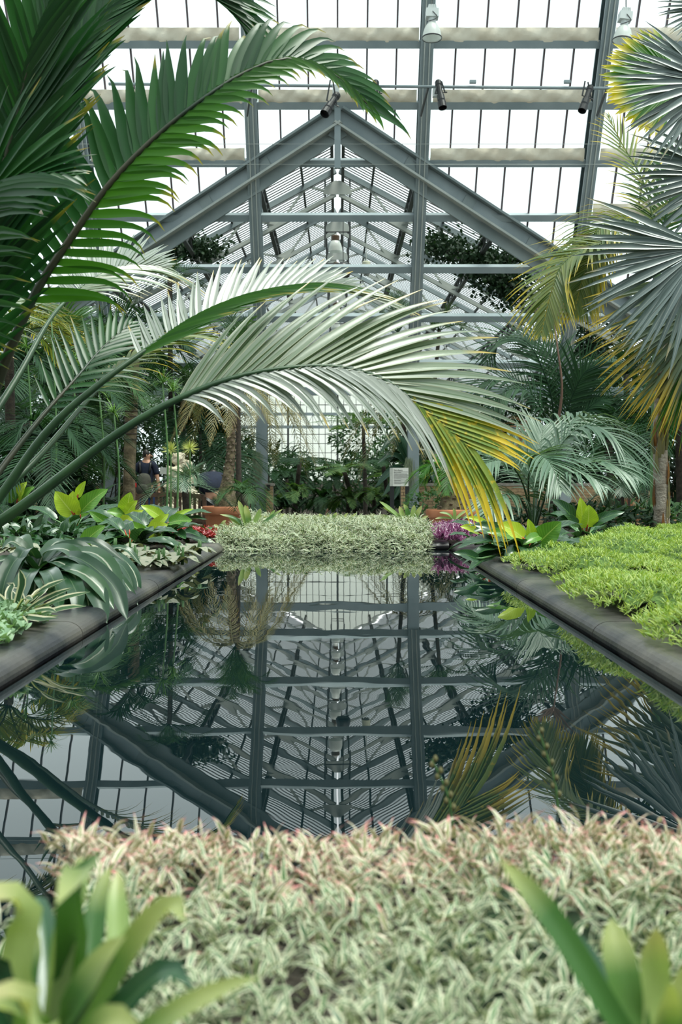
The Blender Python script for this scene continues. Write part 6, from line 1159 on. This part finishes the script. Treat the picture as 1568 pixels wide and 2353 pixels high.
# ------------------------------------------------------------------ rosettes of mottled leaves on the left bed
for i, (px, py, D, lab) in enumerate(((275, 1262, 5.5, 'nearest the dark philodendron'), (330, 1275, 5.2, 'with pale green spikes'), (385, 1285, 5.0, 'closest to the left curb'), (340, 1300, 4.7, 'just behind the narrow strap leaves'), (395, 1300, 4.8, 'half over the left curb'), (90, 1244, 5.3, 'at far left behind the strap leaves'), (290, 1285, 4.9, 'between strap leaves and philodendron'), (150, 1246, 5.5, 'below the tall yellow-green philodendron'), (30, 1250, 5.6, 'at the left edge under the petioles'), (205, 1252, 5.7, 'left of the dark philodendron'), (440, 1272, 5.5, 'at the curb beyond the others'))):
    c = W(px, py, D); c[2] = 0.74; t = thing('mottled_rosette', f'low rosette of mottled grey-green leaves, {lab}', 'plant', c, 'mottled rosettes on the left bed')
    for k in range(11):
        az = k * 2.4 + i; d = np.array([math.cos(az), math.sin(az), 0.05]); a = c + d * (0.015 + 0.012 * (k % 4)) + [0, 0, 0.008 * (k % 4)]; l = rng.uniform(0.09, 0.13)
        ribbon([a, a + d * l * 0.5 + [0, 0, 0.02], a + d * l + [0, 0, -0.01]], l * 0.75, (0, 0, 1), M['mottled'], t, prof=prof_ovate, fold=0.12, n=6, cols=5, wav=0.08)
    for k in range(3): q = c + np.array([rng.uniform(-.08, .08), rng.uniform(-.05, .05), 0.0]); MB().tube([q, q + [0.004, 0, rng.uniform(0.05, 0.09)]], [0.008, 0.006], 7).obj('flower_spike', M['papyrus'], t, smooth=True)
for px, D, lab in ((60, 6.6, 'at the left edge behind the strap leaves'), (150, 6.8, 'under the tall yellow-green philodendron')):
    shrub('low_foliage_plant', f'low dark glossy foliage plant {lab}', 'plant', (W(px, 0, D)[0], D, 0.75), (0.28, 0.25, 0.06), 160, 0.13, 0.06, M['philo'], droop=0.5)
# ------------------------------------------------------------------ low growth nobody could count
def field(fn, x0, x1, y0, y1, n, mask=None, bias=1.0):
    P = []
    while len(P) < n:
        x = rng.uniform(x0, x1, n); y = y0 + (y1 - y0) * rng.random(n) ** bias; z = fn(x, y); k = np.ones(n, bool) if mask is None else mask(x, y)
        P += [np.array(p) for p in np.stack([x, y, z], -1)[k]]
    P = np.array(P[:n]); e = 0.01; gx = (fn(P[:, 0] + e, P[:, 1]) - fn(P[:, 0] - e, P[:, 1])) / (2 * e); gy = (fn(P[:, 0], P[:, 1] + e) - fn(P[:, 0], P[:, 1] - e)) / (2 * e)
    return P, nrm(np.stack([-gx, -gy, np.ones(n)], -1))
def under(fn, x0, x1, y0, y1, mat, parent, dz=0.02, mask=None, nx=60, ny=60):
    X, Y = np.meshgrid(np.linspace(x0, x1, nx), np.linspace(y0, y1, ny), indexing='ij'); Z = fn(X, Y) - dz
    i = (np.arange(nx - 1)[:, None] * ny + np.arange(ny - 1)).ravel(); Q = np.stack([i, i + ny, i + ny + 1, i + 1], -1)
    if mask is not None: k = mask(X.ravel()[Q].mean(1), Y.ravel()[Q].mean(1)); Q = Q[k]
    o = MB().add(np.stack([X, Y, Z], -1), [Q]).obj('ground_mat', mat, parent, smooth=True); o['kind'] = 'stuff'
# feathery lime mound
cs = np.array([[x + rng.uniform(-.07, .07), y + rng.uniform(-.07, .07), rng.uniform(0.06, 0.15), rng.uniform(0.20, 0.28)] for x in np.arange(1.03, 3.4, 0.36) for y in np.arange(2.1, 7.7, 0.37)])
def moss_h(x, y):
    z = np.full(np.shape(x), LIP - 0.02)
    for cx, cy, h, r in cs: z = np.maximum(z, LIP - 0.02 + h * np.clip(1.15 - ((x - cx) ** 2 + (y - cy) ** 2) / (r * r), 0, 1) ** 0.75)
    return z
moss_m = lambda x, y: (moss_h(x, y) > LIP + 0.012) & (x > 0.80) & ~((y > 4.9) & (x < 1.02 + (y - 4.9) * 0.55))
P, N = field(moss_h, 0.78, 3.3, 1.95, 7.6, 38000, moss_m, 1.35)
mo = cover('feathery_groundcover', 'bright lime feathery mounds spilling over the right curb', 'groundcover', P, N, 0, 0.025, 0.0048, M['moss'], per=5, lift=0.7, droop=0.6, spread=0.8)
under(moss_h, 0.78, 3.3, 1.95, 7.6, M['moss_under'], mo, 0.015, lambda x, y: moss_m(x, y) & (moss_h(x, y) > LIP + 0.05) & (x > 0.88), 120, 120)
# variegated bed beyond the pool, trailing into the water
def far_h(x, y): return 0.735 + 0.07 * np.sin(2.2 * x + 1.0) * np.cos(1.7 * y) * 0.5 + 0.07 * np.clip((y - 6.55) / 0.35, 0, 1) + 0.02 * np.sin(13 * x + 9 * y) - 0.13 * np.clip((6.62 - y) / 0.14, 0, 1)
far_m = lambda x, y: (x > -0.82) & (x < 0.62 - 0.05 * np.sin(9 * y))
P, N = field(far_h, -0.9, 0.75, 6.47, 9.2, 6500, far_m, 1.7); P[:, 2] -= rng.random(len(P)) ** 1.5 * 0.04
mo = cover('variegated_groundcover', 'variegated white and green trailing groundcover at the far end of the pool', 'groundcover', P, N, 0, 0.055, 0.0095, M['varieg'], per=4, lift=0.45, droop=0.8)
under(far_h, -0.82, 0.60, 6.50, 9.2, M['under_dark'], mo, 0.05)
# foreground variegated bed, out of focus
def near_h(x, y): return 0.735 + 0.012 * np.sin(11 * x + 2) * np.cos(9 * y) + 0.018 * np.clip(x, -0.4, 0.6) - 0.07 * np.clip((y - 1.16) / 0.12, 0, 1)
near_m = lambda x, y: (x > -0.31 + 0.05 * np.sin(14 * y)) | (y < 0.95)
P, N = field(near_h, -0.55, 0.62, 0.45, 1.27, 5600, near_m); P[:, 2] -= rng.random(len(P)) ** 1.3 * 0.05
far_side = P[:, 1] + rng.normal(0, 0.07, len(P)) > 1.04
mo = cover('variegated_groundcover', 'blurred white and green striped groundcover filling the foreground', 'groundcover', P[~far_side], N[~far_side], 0, 0.030, 0.0058, M['varieg'], per=3, lift=0.5, droop=0.8, nb=3, cols=3)
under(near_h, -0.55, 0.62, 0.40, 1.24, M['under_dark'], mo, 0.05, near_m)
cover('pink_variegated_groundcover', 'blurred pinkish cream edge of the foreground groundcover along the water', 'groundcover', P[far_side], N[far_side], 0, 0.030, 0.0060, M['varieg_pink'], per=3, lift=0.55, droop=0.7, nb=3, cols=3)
# purple groundcover by the right corner, red at the left corner, grey-green creeper at the left edge
hp = lambda x, y: 0.77 + 0.05 * np.sin(5 * x) * np.cos(4 * y)
P, N = field(hp, 0.66, 1.35, 6.55, 7.7, 900); cover('purple_groundcover', 'purple and silver leaved groundcover at the right corner of the pool', 'groundcover', P, N, 0, 0.055, 0.02, M['purple'], per=4, lift=0.7)
P, N = field(lambda x, y: 0.76 + 0 * x, -1.15, -0.80, 6.7, 7.5, 260); cover('red_groundcover', 'red leaved groundcover beside the left curb corner', 'groundcover', P, N, 0, 0.05, 0.02, M['red_leaf'], per=4, lift=0.5)
hc = lambda x, y: 0.755 + 0.015 * np.sin(17 * x) * np.cos(15 * y)
P, N = field(hc, -1.35, -0.83, 2.25, 3.05, 900, lambda x, y: x < -0.80 - 0.10 * (y - 2.2) + 0.03 * np.sin(20 * y)); cover('grey_creeper', 'small pale grey-green creeping leaves on the left curb', 'groundcover', P, N, 0, 0.026, 0.020, M['creeper'], per=5, lift=0.35, prof=prof_ovate, droop=0.3)
